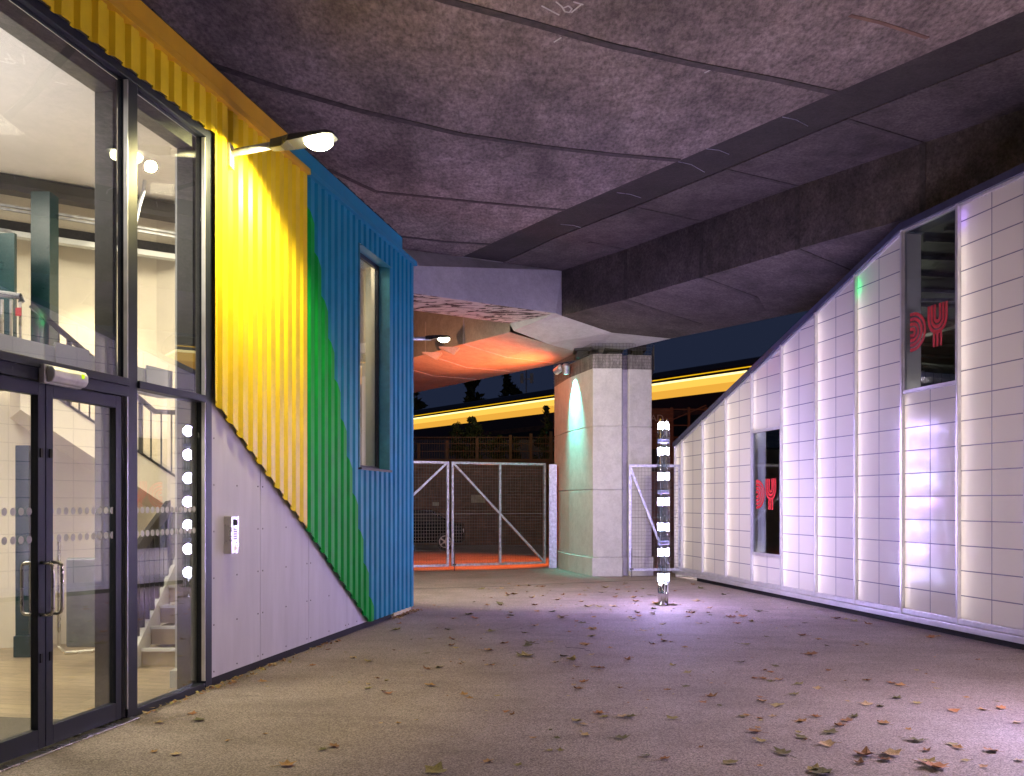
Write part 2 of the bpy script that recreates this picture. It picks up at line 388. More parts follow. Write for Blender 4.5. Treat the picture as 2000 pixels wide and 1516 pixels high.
# inner girder: top edge line, vertical web, haunched soffit
iA = atz(1097, 529, Z0); it_px = [(1222, 487), (1370, 433), (1557, 364), (1802, 280)]
it = [iA]+[atz(x, y, Z0) for x, y in it_px]; it.append(ext(it[-2], it[-1], 14))
ib = [atz(1097, 617, ZI)]+[Vector((p.x, p.y, ZI)) for p in it[1:]]
br2 = [be_[0]+(be_[0]-be_[1]).normalized()*.3]+[be_[1], be_[2], be_[3], be_[4], be_[6]]
# second soffit strip
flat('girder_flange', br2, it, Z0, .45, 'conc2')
m = MB()
for a, b, c, d in zip(it, it[1:], ib[1:], ib): m.quad(d, c, b, a)
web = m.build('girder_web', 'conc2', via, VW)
perp = Vector((.866, .5, 0))
ik = [Vector((p.x, p.y, 0))+perp*1.26+Vector((0, 0, 5.32)) for p in ib]; ik[0] = atz(1195, 650, 5.32)
io_ = [atz(1310, 661.5, 5.2), atz(1400, 643.5, 5.2), atz(1500, 622.8, 5.2), atz(1600, 602.2, 5.2), atz(1700, 581.5, 5.2)]; io_.append(ext(io_[-2], io_[-1], 14))
m = MB()
for i in range(len(ib)-1):
    m.quad(ib[i+1], ib[i], ik[i], ik[i+1]); m.quad(ik[i+1], ik[i], io_[i], io_[i+1])
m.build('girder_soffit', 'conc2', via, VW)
m = MB()
for i in range(len(io_)-1):
    a, b = io_[i], io_[i+1]; o = perp*.25
    m.quad(b, a, a+o+Vector((0, 0, .18)), b+o+Vector((0, 0, .18)))
    m.quad(b+o+Vector((0, 0, .18)), a+o+Vector((0, 0, .18)), a+o+Vector((0, 0, 2)), b+o+Vector((0, 0, 2)))
m.build('edge_fascia', 'fascia', via, VW)
# deck top over everything
m = MB(); a = ext(it[1], it[0], 16); q = perp*5.5
m.hexa([Vector((p.x, p.y, Z0+.47)) for p in (it[-1], it[-1]+q, a+q, a)], [Vector((p.x, p.y, Z0+1.2)) for p in (it[-1], it[-1]+q, a+q, a)])
m.build('deck', 'conc2', via, VW)
# crosshead: white beam across
A1 = atz(1085, 612, ZI); A0 = atz(800, 572, ZI); A0e = ext(A1, A0, 4.5)
T1 = atz(1097, 529.5, Z0+.002); T0 = atz(900, 502, Z0+.002); T0e = ext(T1, T0, 7)
T1c = atz(1085, 528, Z0); Bk1 = atz(995, 632, ZI); Bk0 = atz(800, 605, ZI); Bk0e = ext(Bk1, Bk0, 4.5)
up = Vector((0, 0, .45))
m = MB(); m.quad(A0e, A1, T1c+up*0, T0e); m.quad(A1, atz(1097, 617, ZI-.0), T1, T1c)
m.quad(T0e, T1c, T1c+up, T0e+up); m.quad(Bk1, Bk0e, Bk0e+Vector((0, 0, 1.4)), Bk1+Vector((0, 0, 1.4)))
m.build('crosshead', 'wconc', via, VW)
m = MB(); m.quad(A0e, Bk0e, Bk1, A1); m.build('crosshead_underside', 'flake', via, VW)
# white side and soffit at the crosshead
S1 = atz(1097, 617, ZI); S2 = atz(1003, 646, 5.37)
m = MB(); m.quad(A1, Bk1, S2+Vector((0, 0, 0)), S1)
K1 = atz(1195, 650, 5.32); K2 = atz(1068, 671, 5.2); O1 = atz(1310, 661.5, 5.2); O2 = atz(1160, 697, 5.15)
m.quad(S1, S2, K2, K1); m.quad(K1, K2, O2, O1)
m.quad(O1, O2, O2+perp*.25+Vector((0, 0, .18)), O1+perp*.25+Vector((0, 0, .18)))
m.build('painted_soffit', 'wconc', via, VW)
# far box girder lit orange
w0 = atz(996, 649, 5.37); w1 = atz(905, 672, 5.37); w2 = atz(831, 692, 5.37); w3 = atz(800, 700.5, 5.37); w4 = ext(w1, w3, 9)
k0 = atz(1068, 671, 5.2); k1 = atz(990, 698, 5.16); k2 = atz(912, 718, 5.16); k3 = atz(845, 734, 5.16); k4 = ext(k1, k3, 9)
o0 = atz(1160, 697, 5.15); o1 = atz(1081, 712, 5.15); o2 = atz(1000, 728.5, 5.15); o3 = atz(900, 748.6, 5.15); o4 = atz(800, 769, 5.15); o5 = ext(o3, o4, 9)
m = MB(); W_ = [w0, w1, w2, w3, w4]; K_ = [k0, k1, k2, k3, k4]; O_ = [o0, o1, o2, o4, o5]
for i in range(4):
    m.quad(W_[i], W_[i+1], K_[i+1], K_[i]); m.quad(K_[i], K_[i+1], O_[i+1], O_[i])
    t = Vector((0, 0, 1.6)); m.quad(W_[i+1], W_[i], W_[i]+t, W_[i+1]+t)
    e = perp*.25+Vector((0, 0, .18)); m.quad(O_[i], O_[i+1], O_[i+1]+e, O_[i]+e); m.quad(O_[i]+e, O_[i+1]+e, O_[i+1]+e+t, O_[i]+e+t)
m.build('box_girder', 'wconc2', via, VW)
def strip(name, pts, wd, mat, drop=.004):
    for_ = MB()
    for a, b in zip(pts, pts[1:]):
        a = Vector(a); b = Vector(b); d = (b-a).normalized(); s = d.cross(Vector((0, 0, 1))).normalized()*wd/2; dz = Vector((0, 0, -drop-.006))
        if abs(d.z) > .9: s = Vector((-.55, .83, 0)).normalized()*wd/2; dz = -perp*(drop+.006)
        for_.hexa([a-s+dz, b-s+dz, b+s+dz, a+s+dz], [a-s-dz*.2, b-s-dz*.2, b+s-dz*.2, a+s-dz*.2])
    return for_.build(name, mat, via, VW)
def zl(pts, z, dz=0): return [atz(x, y, z)-Vector((0, 0, dz)) for x, y in pts]
for pts in ([(700, -60), (870, 0), (1040, 45), (1191, 88), (1351, 124), (1520, 156), (1631, 181)],
            [(330, 60), (410, 125), (550, 172), (700, 215), (900, 262), (1060, 286), (1200, 302), (1327, 313)],
            [(640, 330), (735, 374), (850, 386), (980, 399), (1103, 410)],
            [(700, 452), (795, 463), (870, 472), (957, 477)]):
    P = zl(pts, Z0); strip('soffit_joint', P, .11 if pts[0][1] < 100 else .08, 'joint')
for pts in ([(1562, 211), (1652, 233), (1800, 279)], [(1330, 312), (1416, 331), (1557, 364)], [(1105, 409), (1240, 405), (1370, 433)], [(1085, 466), (1150, 473), (1220, 487)]):
    strip('girder_joint', zl(pts[1:], Z0), .07, 'joint')
for x, y in it_px:
    a = atz(x, y, Z0); strip('web_joint', [Vector((a.x, a.y, ZI)), Vector((a.x, a.y, Z0))], .09, 'joint', .0)
for x, pts in zip((0, 1, 2), ([(1560, 490), (1648, 532)], [(1372, 544), (1468, 588)], [(1224, 586), (1324, 620)])):
    a = ib[[3, 2, 1][x]]; k = ik[[3, 2, 1][x]]; o = [io_[3], io_[2], io_[1]][x]
    strip('haunch_joint', [a, k, k+(o-k)*.6], .09, 'joint')
for a, k, o in ((w1, k1, atz(1080, 708, 5.15)), (w2, k2, atz(995, 725, 5.15)), (w3+(w4-w3)*.12, k3, atz(930, 741, 5.15))):
    strip('pale_joint', [a, k, o], .05, 'jointl')
for a in (w1, w2): strip('girder_seam', [a+Vector((0, 0, .0)), a+Vector((0, 0, .8))], .05, 'jointl', .0)
# small pyramidal drains under the box girder
for px, py in ((832, 693), (866, 683)):
    c = atz(px+12, py+5, 5.17); m = MB()
    b4 = [c+Vector(v) for v in ((-.24, -.2, .1), (.24, -.1, .1), (.24, .2, .1), (-.24, .16, .1))]; t = c+Vector((.1, .1, -.05))
    for i in range(4): m.quad(b4[i], b4[(i+1) % 4], t)
    m.build('drain_block', 'wconc2', via, VW)
for pts in ([(1528, 228), (1556, 234), (1578, 246)], [(1376, 290), (1404, 293), (1424, 301)], [(1322, 315), (1350, 321), (1376, 336)], [(1205, 376), (1230, 379), (1252, 386)], [(1095, 438), (1120, 440), (1140, 446)]):
    strip('scrape_mark', zl(pts, Z0+.015), .006, 'collar', .001)
strip('rust_streak', zl([(1660, 30), (1720, 44), (1775, 62), (1812, 74)], Z0), .05, 'ruststain', .0)
# chalk mark 161
for pts in ([(1058, 11), (1092, 29)], [(1086, 3), (1097, 12), (1103, 22), (1112, 24), (1117, 17), (1110, 11), (1101, 15)], [(1116, 24), (1137, 7)], [(1120, 3), (1139, 9)], [(1082, 82), (1096, 73)], [(1376, 142), (1388, 136)]):
    strip('chalk_mark', zl(pts, Z0), .014, 'chalk', .0)

# ================================================================ bridge pier
pier = empty('bridge_pier', (2.0, 23.2, 0)); tag(pier, 'pale concrete pier under the viaduct behind the mesh gates', 'pier')
PW = Matrix.Translation((2.0, 23.2, 0))
prof = [(1.10, 25.3), (1.38, 23.4), (1.81, 21.77), (2.46, 21.77), (2.50, 22.0), (2.60, 22.0), (2.63, 21.9), (3.16, 22.0), (3.3, 25.3)]
def lay(z0, z1, g_=0.0, pr=prof):
    cx, cy = 2.2, 23.5
    q = [(x+(x-cx)*g_*.9, y+(y-cy)*g_*.5) for x, y in pr]
    m.hexa([(x, y, z0) for x, y in q], [(x, y, z1) for x, y in q])
m = MB(); lay(0, .42, .04); lay(.42, .44, -.01); lay(.44, 1.93); lay(1.93, 1.95, -.02); lay(1.95, 3.35, 0); lay(3.35, 3.37, -.02); lay(3.37, 4.66, 0)
m.build('shaft', 'pier', pier, PW, bevel=.012)
m = MB(); lay(4.66, 4.98, -.005); m.build('bearing_shelf', 'raw', pier, PW)
for bx, by, s in ((1.62, 22.6, .32), (2.35, 22.7, .36), (2.9, 22.6, .3)):
    m = MB(); m.box(bx-s*.5, bx+s*.5, by-.3, by+.3, 4.98, 5.04); m.box(bx-s*.38, bx+s*.38, by-.22, by+.22, 5.04, 5.14); m.box(bx-s*.6, bx+s*.6, by-.3, by+.3, 5.14, 5.32)
    m.build('bearing', 'dark', pier, PW)
m = MB()
np_ = [(1.05, 24.5), (1.36, 23.3), (1.78, 21.70), (2.48, 21.70), (3.2, 21.9), (3.3, 23)]
for a, b in zip(np_, np_[1:]):
    L_ = math.hypot(b[0]-a[0], b[1]-a[1]); n = int(L_/.07)
    for i in range(n):
        x = a[0]+(b[0]-a[0])*i/n; y = a[1]+(b[1]-a[1])*i/n
        m.bar((x, y, 4.64), (x, y, 5.2), .004)
    for k in range(9): m.bar((a[0], a[1], 4.66+k*.068), (b[0], b[1], 4.66+k*.068), .004)
m.build('bird_netting', 'fin', pier, PW)

def floodlight(name, loc, aim, lens, label):
    e = empty(name, loc); tag(e, label, 'floodlight', 'floodlights on the pier'); d = (Vector(aim)-Vector(loc)).normalized()
    m = MB(); L0 = Vector((0, 0, 0)); m.tube([L0-d*.14, L0-d*.1, L0+d*.1], [.05, .085, .085], 16); m.build('lamp_housing', 'galv', e)
    m = MB(); m.tube([L0+d*.101, L0+d*.104], .07, 16); m.build('lens', lens, e)
    m = MB(); m.bar(L0-d*.05, L0-d*.05+Vector((.0, .22, .05)), .03); m.build('bracket', 'lampgrey', e)
    return e
pc = at(1108, 722, 21.9); pc.y = 22.6; pc = Vector((1.27, 22.9, CAMZ+(982-722)/F*22.9))
floodlight('floodlight', pc, pc+Vector((.04, .28, -1)), 'e_cyan', 'small floodlight on the pier shining a cyan beam down its face')
light('cyan_beam', 'SPOT', pc+Vector((0, .03, -.13)), 1100, (.12, 1, .80), .04, target=pc+Vector((.36, .10, -.85)), spot=R(76), blend=.9)
light('cyan_core', 'SPOT', pc+Vector((0, .03, -.13)), 800, (.7, 1, .95), .03, target=pc+Vector((.34, .10, -.75)), spot=R(32), blend=.8)
p2 = Vector((pc.x-.17, pc.y+.15, pc.z+.02))
floodlight('floodlight', p2, p2+Vector((-.7, .9, -.5)), 'lampgrey', 'unlit grey floodlight beside the cyan one at the pier corner')
p3 = Vector((1.5, 25.6, 4.6))
floodlight('floodlight', p3, p3+Vector((-1, .6, .3)), 'e_orange', 'orange floodlight on the far flank of the pier, aimed at the soffit')
light('orange_up', 'SPOT', (.95, 23.7, 3.95), 760, (1, .13, .02), .25, target=(-.9, 23.6, 5.2), spot=R(128), blend=.9)
light('orange_up_far', 'SPOT', (-.6, 25.5, 2.2), 420, (1, .20, .05), .3, target=(-1.8, 23.8, 5.2), spot=R(110), blend=.9)
light('orange_yard', 'SPOT', (.2, 25.6, 4.5), 2000, (1, .14, .015), .12, target=(-1.6, 27.0, 0), spot=R(78), blend=.3)

# ================================================================ left building
bld = empty('community_building', (-4.339, 0, 0), -TH)
tag(bld, 'building clad in yellow, green and blue corrugated steel with a glazed corner and stair inside', 'building')
def F_(name, mat, mb, **kw): return mb.build(name, mat, bld, **kw)
yE = fl(800); yG0 = fl(590); yM2a, yM2b = fl(395), fl(407)
TOP = 5.31
diag = [(fl(407), 2.56), (fl(590), 1.36), (fl(712.5), .08)]
def dz(y):
    for (a, za), (b, zb) in zip(diag, diag[1:]):
        if y <= b: return za+(zb-za)*(y-a)/(b-a)
    return .08
gb = ((fl(589.5), 5.13), (fl(723), .085))
def gz(y):
    y = y+.035*math.sin(2*math.pi*(y-ph)/PER)
    return gb[0][1]+(gb[1][1]-gb[0][1])*(y-gb[0][0])/(gb[1][0]-gb[0][0])
PER = .2069; ph = fl(433.6)
SEG = [(0, .062), (.028, .035), (.132, .035), (.160, .062)]   # valley->...  (offset, x)
def corr(y0, y1, lo, hi, name, mat, stripes=None):
    ys = []; k = math.floor((y0-ph)/PER)-1
    pr = [(0, .038), (.03, .070), (.135, .070), (.165, .038)]
    while ph+k*PER < y1+PER:
        for d, x in pr: ys.append((ph+k*PER-.165+d, x))
        k += 1
    def xat(y):
        for (a, xa), (b, xb) in zip(ys, ys[1:]):
            if a <= y <= b: return xa+(xb-xa)*(y-a)/max(1e-6, b-a)
        return .038
    cuts = sorted(set([y0, y1]+[y for y, x in ys if y0 < y < y1]))
    m = MB()
    for a, b in zip(cuts, cuts[1:]):
        xa, xb = xat(a+1e-6), xat(b-1e-6); la, lb, ha, hb = lo(a), lo(b), hi(a), hi(b)
        if ha <= la and hb <= lb: continue
        if ha < la or hb < lb:
            t = (la-ha)/((la-ha)+(hb-lb)); c = a+(b-a)*t; xc = xa+(xb-xa)*t; zc = la+(lb-la)*t
            m.m = 0
            if ha < la: m.quad((xc, c, zc), (xb, b, lb), (xb, b, hb))
            else: m.quad((xa, a, la), (xc, c, zc), (xa, a, ha))
            continue
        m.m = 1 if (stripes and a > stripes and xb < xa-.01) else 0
        m.quad((xa, a, la), (xb, b, lb), (xb, b, hb), (xa, a, ha))
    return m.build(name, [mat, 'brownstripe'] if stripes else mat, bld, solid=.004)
cz = lambda z: (lambda y: z)
yS = -1.5
corr(yS, fl(406)-.004, cz(4.94), cz(TOP), 'yellow_cladding', 'yellow')
corr(fl(406), yG0, dz, cz(TOP), 'yellow_cladding', 'yellow')
corr(yG0+.002, fl(730), dz, lambda y: max(.08, min(TOP, gz(y))), 'green_cladding', 'green')
wy0, wy1, wz0, wz1 = fl(693), fl(752), 2.10, 4.97
blo = lambda y: max(.08, min(TOP, gz(y)))+.001
corr(yG0+.002, wy0, blo, cz(TOP), 'blue_cladding', 'blue')
corr(wy0, wy1, cz(wz1), cz(TOP), 'blue_cladding', 'blue')
corr(wy0, wy1, blo, cz(wz0), 'blue_cladding', 'blue')
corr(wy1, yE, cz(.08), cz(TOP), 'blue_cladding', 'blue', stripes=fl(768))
# parapet: coping + set back upstand
def parap(y0, y1, mat, nm):
    m = MB(); m.hexa([(-.2, y0, TOP-.04), (.11, y0, TOP-.04), (.11, y1, TOP-.04), (-.2, y1, TOP-.04)], [(-.2, y0, TOP+.07), (.10, y0, TOP+.03), (.10, y1, TOP+.03), (-.2, y1, TOP+.07)])
    m.build(nm, mat, bld, bevel=.006)
parap(yS, yG0, 'yellow2', 'coping'); parap(yG0+.004, yE+.06, 'blue', 'coping')
u = fl(565)
m = MB(); m.box(-.06, .0, yS, u, TOP+.05, TOP+.28); F_('upstand', 'yellow2', m)
m = MB(); m.box(-.06, .0, u+.004, fl(786), TOP+.05, TOP+.28); F_('upstand', 'blue', m)
random.seed(3); m = MB(); y = yS
while y < fl(786):
    d = random.uniform(.05, .2); m.box(-.05, -.005, y, y+d, TOP+.281, TOP+.281+random.uniform(.008, .03)); y += d
F_('roof_membrane', 'black', m)
# wall core
m = MB()
m.box(-.2, -.001, fl(407), wy0, 0, TOP-.05); m.box(-.2, -.001, wy1, yE-.02, 0, TOP-.05)
m.box(-.2, -.001, wy0, wy1, 0, wz0-.01); m.box(-.2, -.001, wy0, wy1, wz1+.01, TOP-.05); m.box(-.2, -.001, yS, fl(407), 4.96, TOP-.05)
m.box(-9, -.2, yE-.22, yE-.02, 0, TOP-.05); m.box(-9.2, -9, yS, yE-.02, 0, TOP-.05); m.box(-9, -.001, yS-.2, yS, 0, TOP-.05)
F_('wall', 'plaster', m)
m = MB(); m.box(-9.2, -.01, yS-.2, yE, TOP-.049, TOP+.04); F_('roof', 'ceil', m)
m = MB(); m.box(.03, -9.2, yE-.019, yE+.012, 0.05, TOP-.05); F_('end_cladding', 'blue', m)
# cement board panels
js = [fl(407)+.01, fl(505), fl(600), fl(675), fl(712)]
for a, b in zip(js, js[1:]):
    m = MB(); a2, b2 = a+.004, b-.004
    ps = [(0, a2, .08), (0, b2, .08), (0, b2, max(.081, dz(b2)+.12))]
    if a2 < fl(590) < b2: ps.append((0, fl(590), dz(fl(590))+.12))
    ps.append((0, a2, dz(a2)+.12)); m.prism(ps, (.018, 0, 0)); bo = F_('cement_panel', 'board', m)
    for yy in (a2+.05, (a2+b2)/2, b2-.05):
        z = .13
        while z < dz(yy)-.1: m = MB(); m.tube([(.0185, yy, z), (.0215, yy, z)], .008, 8); m.build('screw', 'fin', bo); z += .42
m = MB(); m.box(-.03, .006, fl(407)+.01, fl(764), 0, .079); F_('plinth', 'black', m)
m = MB(); m.box(-.03, .045, fl(763), fl(797), .03, .13)
F_('cream_flashing', 'cream', m)
# tall window in blue cladding
wf = MB(); xw = -.085
for a, b, c, d in ((wy0, wy0+.05, wz0, wz1), (wy1-.05, wy1, wz0, wz1), (wy0+.05, wy1-.05, wz0, wz0+.05), (wy0+.05, wy1-.05, wz1-.05, wz1)): wf.box(xw-.05, xw, a, b, c, d)
win = F_('window', 'navy', wf)
m = MB(); m.box(xw-.03, xw-.022, wy0+.05, wy1-.05, wz0+.05, wz1-.05); m.build('pane', 'pane', win)
m = MB(); m.box(xw+.001, .07, wy1-.004, wy1+.02, wz0, wz1); m.box(xw+.001, .07, wy0-.02, wy0+.004, wz0, wz1); m.build('reveal', 'teal_rev', win)
m = MB(); m.hexa([(xw, wy0, wz1-.002), (.10, wy0, wz1-.03), (.10, wy1, wz1-.03), (xw, wy1, wz1-.002)], [(xw, wy0, wz1+.02), (.10, wy0, wz1-.02), (.10, wy1, wz1-.02), (xw, wy1, wz1+.02)]); m.build('head_flashing', 'teal_rev', win)
m = MB(); m.box(xw, .10, wy0-.02, wy1+.02, wz0-.025, wz0+.004); m.build('sill', 'rail', win)
m = MB(); m.box(-2.2, -1.0, wy0-1, wy1+1.5, 0, TOP-.06); F_('inner_room_wall', 'plaster', m)
# ---- glazing
m0a, m0b = fl(83)-.96, fl(83)-.86       # mullion left of the doors (out of frame)
HD = 4.93
def frame(name, boxes, mat='navy', bv=.004): 
    m = MB(); [m.box(*b) for b in boxes]; return F_(name, mat, m, bevel=bv)
mA, mB_ = fl(243), fl(262)
sl = [( -1.4, -1.3), (1.2, 1.3), (m0a, m0b), (mA, mB_), (yM2a, yM2b)]
frame('mullion', [(-.06, .03, mA, mB_, 0, HD)])
frame('mullion', [(-.06, .035, yM2a, yM2b, 0, HD)])
frame('mullion', [(-.06, .03, m0a, m0b, 0, HD)])
for a, b in sl[:2]: frame('mullion', [(-.06, .03, a, b, 0, HD)])
frame('head_frame', [(-.06, .036, yS, yM2b, HD-.05, HD+.02)])
zt0, zt1 = 2.535, 2.595
frame('transom', [(-.06, .05, m0b, mA, zt0, zt1), (-.05, .034, m0b, mA, 2.455, zt0)])
frame('transom', [(-.06, .05, mB_, yM2a, zt0, zt1)])
frame('transom', [(-.06, .05, yS, m0a, zt0, zt1)])
frame('bottom_rail', [(-.06, .03, mB_, yM2a, 0, .06)])
frame('bottom_rail', [(-.06, .03, yS, m0a, 0, .06)])
frame('jamb', [(-.055, .012, fl(235)+.003, mA, 0, 2.455)], 'black')
frame('threshold', [(-.1, .10, m0b, mA+.05, .0, .012)], 'steel')
# fins inside
for a in (mA-.055, yM2a-.05, m0a-.05): frame('inner_post', [(-.215, -.061, a, a+.055, .0, HD-.05)], 'fin')
frame('inner_head', [(-.215, -.061, yS, yM2a-.06, HD-.16, HD-.051)], 'fin')
for a in (mA, yM2a-.001): frame('pressure_cap', [(.0, .033, a-.012, a-.002, .08, HD-.06)], 'alu', 0)
def pane(y0, y1, z0, z1, name='pane', tw=0, par=bld, x=-.02):
    m = MB(); c = (y0+y1)/2; t = math.tan(tw)*(y1-y0)/2
    m.hexa([(x-t*-1, y0, z0), (x+.006+t, y0, z0), (x+.006-t, y1, z0), (x-t, y1, z0)], [(x+t, y0, z1), (x+.006+t, y0, z1), (x+.006-t, y1, z1), (x-t, y1, z1)])
    return m.build(name, 'pane', par)
TW = R(1.95)
pane(mB_, yM2a, .06, zt0, tw=TW); pane(mB_, yM2a, zt1, HD-.05, tw=R(-.3)); pane(m0b, mA, zt1, HD-.05, tw=R(.1))
pane(yS, m0a, .06, zt0); pane(yS, m0a, zt1, HD-.05)
# doors
dj = fl(86.5)
def door(y0, y1, hy, sgn):
    d = MB(); st = .075
    for b in ((-.045, .012, y0+.002, y0+st, .02, 2.45), (-.045, .012, y1-st, y1-.002, .02, 2.45), (-.045, .012, y0+st, y1-st, .02, .15), (-.045, .012, y0+st, y1-st, 2.36, 2.45)): d.box(*b)
    dr = d.build('door', 'navy', bld, bevel=.003)
    pane(y0+st, y1-st, .15, 2.36, 'door_pane', R(.25), dr)
    for x0, xb in ((.012, .10), (-.045, -.13)):
        m = MB(); z0, z1 = fz(100, 1197), fz(100, 1098); pts = []
        r = .035
        pts.append((x0, hy, z0))
        for k in range(5): a = k/4*math.pi/2; sx = 1 if xb > 0 else -1; pts.append((xb-sx*r+sx*r*math.sin(a), hy, z0+r-r*math.cos(a)))
        for k in range(5): a = k/4*math.pi/2; pts.append((xb-sx*r+sx*r*math.cos(a), hy, z1-r+r*math.sin(a)))
        pts.append((x0, hy, z1)); m.tube(pts, .011, 12); m.build('handle', 'steel', dr, smooth=True)
    for zc in (1.98, .62): m = MB(); m.box(.012, .02, hy-.012, hy+.012, zc-.03, zc+.03); m.build('lock', 'black', dr)
    return dr
door(dj, fl(235), dj+.045, 1); door(m0b, dj-.004, dj-.05, -1)
for yy0, yy1 in ((m0b+.12, dj-.1), (dj+.09, fl(235)-.07), (mB_+.03, yM2a-.05)):
    n = int((yy1-yy0)/.078); m = MB()
    for r_, zc in enumerate((fz(100, 998.7), fz(100, 1052))):
        for k in range(n+1):
            yc = yy0+k*.078; xx = -.013
            if yc > mB_: xx += math.tan(TW)*-( (yc-(mB_+yM2a)/2) )+.002
            ring = [(xx, yc+.026*math.cos(a*math.pi/8), zc+.026*math.sin(a*math.pi/8)) for a in range(16)]
            m.prism(ring, (.0015, 0, 0))
    F_('manifestation_dots', 'dot', m)
# ---- interior (world coordinates)
def W_L(p): return ML.inverted() @ Vector(p)
def I(name, mat, mb, **kw): return mb.build(name, mat, bld, ML, **kw)
m = MB(); m.box(-9, -.06, yS, yE-.3, -.0, .008); F_('floor', 'wood', m)
m = MB(); m.box(-1.1, -.08, m0a-.2, mA-.15, .0085, .014); F_('door_mat', 'carpet', m)
m = MB(); m.box(-9, -.2, yS, yE-.3, TOP-.11, TOP-.06); F_('ceiling', 'ceil', m)
bd = Vector((1.6, 1, 0)).normalized(); bn = Vector((1, -1.6, 0)).normalized(); B0 = Vector((-2.2, 13.2, 0))
def onw(px, py, off=0.0):                 # pixel on plane parallel to the back wall, off metres in front
    P0 = B0+bn*off; ray = Vector(((px-HX)/F, 1, (HY-py)/F)); t = P0.dot(bn)/ray.dot(bn)
    return Vector((ray.x*t, t, CAMZ+ray.z*t))
m = MB(); a = B0-bd*9; b = B0+bd*.2; m.prism([(a.x, a.y, 0), (b.x, b.y, 0), (b.x, b.y, 5.2), (a.x, a.y, 5.2)], -bn*.1); I('back_wall', 'plaster', m)
def wbar(name, mat, p, q, w_, h_, off):
    m = MB(); m.bar(onw(*p, off), onw(*q, off), w_, h_); return I(name, mat, m)
wbar('ceiling_beam', 'fin', (-60, 348), (380, 424), .2, .17, .5)
wbar('service_beam', 'black', (-60, 433), (380, 497), .1, .13, .35)
wbar('cable_tray', 'wsteel', (-60, 446), (380, 509), .12, .06, .4)
for yy in (404, 411): wbar('conduit', 'galv', (-60, yy-14), (380, yy+58), .025, .025, .45)
def vbox(name, mat, px0, px1, Y, py0, py1, dep=.15, bv=0):
    a = at(px0, py0, Y); b = at(px1, py1, Y); m = MB(); m.box(a.x, b.x, Y, Y+dep, b.z, a.z); return I(name, mat, m, bevel=bv)
vbox('teal_column', 'tealsteel', 60, 97, 10.1, 374, 760, .2)
light('ceiling_wash', 'AREA', ML @ Vector((-1.6, 7.0, 3.4)), 42, (.92, .90, 1), 1.4, target=ML @ Vector((-1.8, 7.3, 5.2)), size_y=3)
vbox('teal_column', 'tealsteel', 30, 56, 10.4, 870, 1279, .25); vbox('column_base', 'tealsteel', 26, 58, 10.3, 1243, 1284, .3)
vbox('white_post', 'wsteel', 342, 362, 8.75, 300, 1343, .14); 
m = MB(); a = at(336, 1343, 8.68); m.box(a.x, a.x+.12, 8.62, 8.8, 0, .16); I('post_base', 'wsteel', m)
m = MB(); m.box(-.34, -.24, yS, yM2a-.1, zt1-.03, 2.77); F_('edge_beam', 'wsteel', m)
for a, b in ((168, 230), (337, 385)):
    m = MB(); m.box(-.235, -.222, fl(a)-.02, fl(b)-.02, 2.56, 2.80); F_('gusset_plate', 'wsteel', m)
# landing + balustrade at the left
m = MB(); m.box(-3.2, -1.2, 3.5, 8.3, 2.62, 2.78); F_('landing', 'plaster', m)
m = MB()
m.tube([at(-60, 566, 8.2), at(40, 579, 8.2), at(42, 590, 8.2)], .028, 10); 
I('landing_rail', 'rail', m)
m = MB(); 
for px in (4, 22, 40): m.bar(at(px, 585, 8.2), at(px, 700, 8.2), .02)
I('balustrade_post', 'steel', m)
vbox('door_frame', 'tealsteel', -60, 28, 9.6, 455, 700, .05); vbox('red_sign', 'red', 30, 41, 8.15, 601, 617, .01)
m = MB(); random.seed(5)
for k in range(7): m.tube([onw(-60, 440+k*18, .6), onw(20, 452+k*18, .6), onw(28, 462+k*18, .6), onw(28, 640, .6)], .02, 8)
I('pipes', 'galv', m)
# upper flight
m = MB(); off = 1.3
poly = [onw(40, 722, off), onw(345, 922, off), onw(345, 1000, off), onw(40, 800, off)]
m.prism(poly, -bn*1.2); I('upper_flight', 'plaster', m)
m = MB()
m.bar(onw(60, 596, off), onw(304, 806, off), .045, .05); m.bar(onw(302, 804, off), onw(345, 806, off), .045, .05)
m.bar(onw(60, 742, off), onw(345, 932, off), .02, .025)
for px in range(75, 345, 20):
    top = 596+(px-60)*.861 if px < 303 else 806
    m.bar(onw(px, top, off), onw(px, 742+(px-60)*.667, off), .04 if px in (135, 275) else .014)
I('stair_railing', 'rail', m)
# lower flight, climbing away
m = MB(); X0, X1 = -3.72, -2.95
for k in range(8): m.box(X0, X1, 9.77+k*.26, 9.77+8*.26, (.19*k if k else .009), .19*(k+1)-.03)
I('lower_flight', 'step', m)
m = MB()
for k in range(8): m.box(X0-.0, X1, 9.74+k*.26, 9.80+k*.26, .19*(k+1)-.03, .19*(k+1))
I('nosing', 'wsteel', m)
m = MB(); m.prism([(X0-.05, 9.6, .0), (X0-.05, 9.75, 0), (X0-.05, 11.85, 1.35), (X0-.05, 11.85, 1.72), (X0-.05, 9.6, .16)], (.045, 0, 0)); I('stringer', 'wsteel', m)
m = MB(); pA, pB = at(262, 1083, 9.6), at(345, 968, 11.0); m.bar(pA, pB, .05, .14)
for k in range(9):
    q = pA+(pB-pA)*((k+.5)/9); m.bar(q, (q.x, q.y, max(.1, q.z-.85)), .03, .05)
I('lower_railing', 'rail', m)
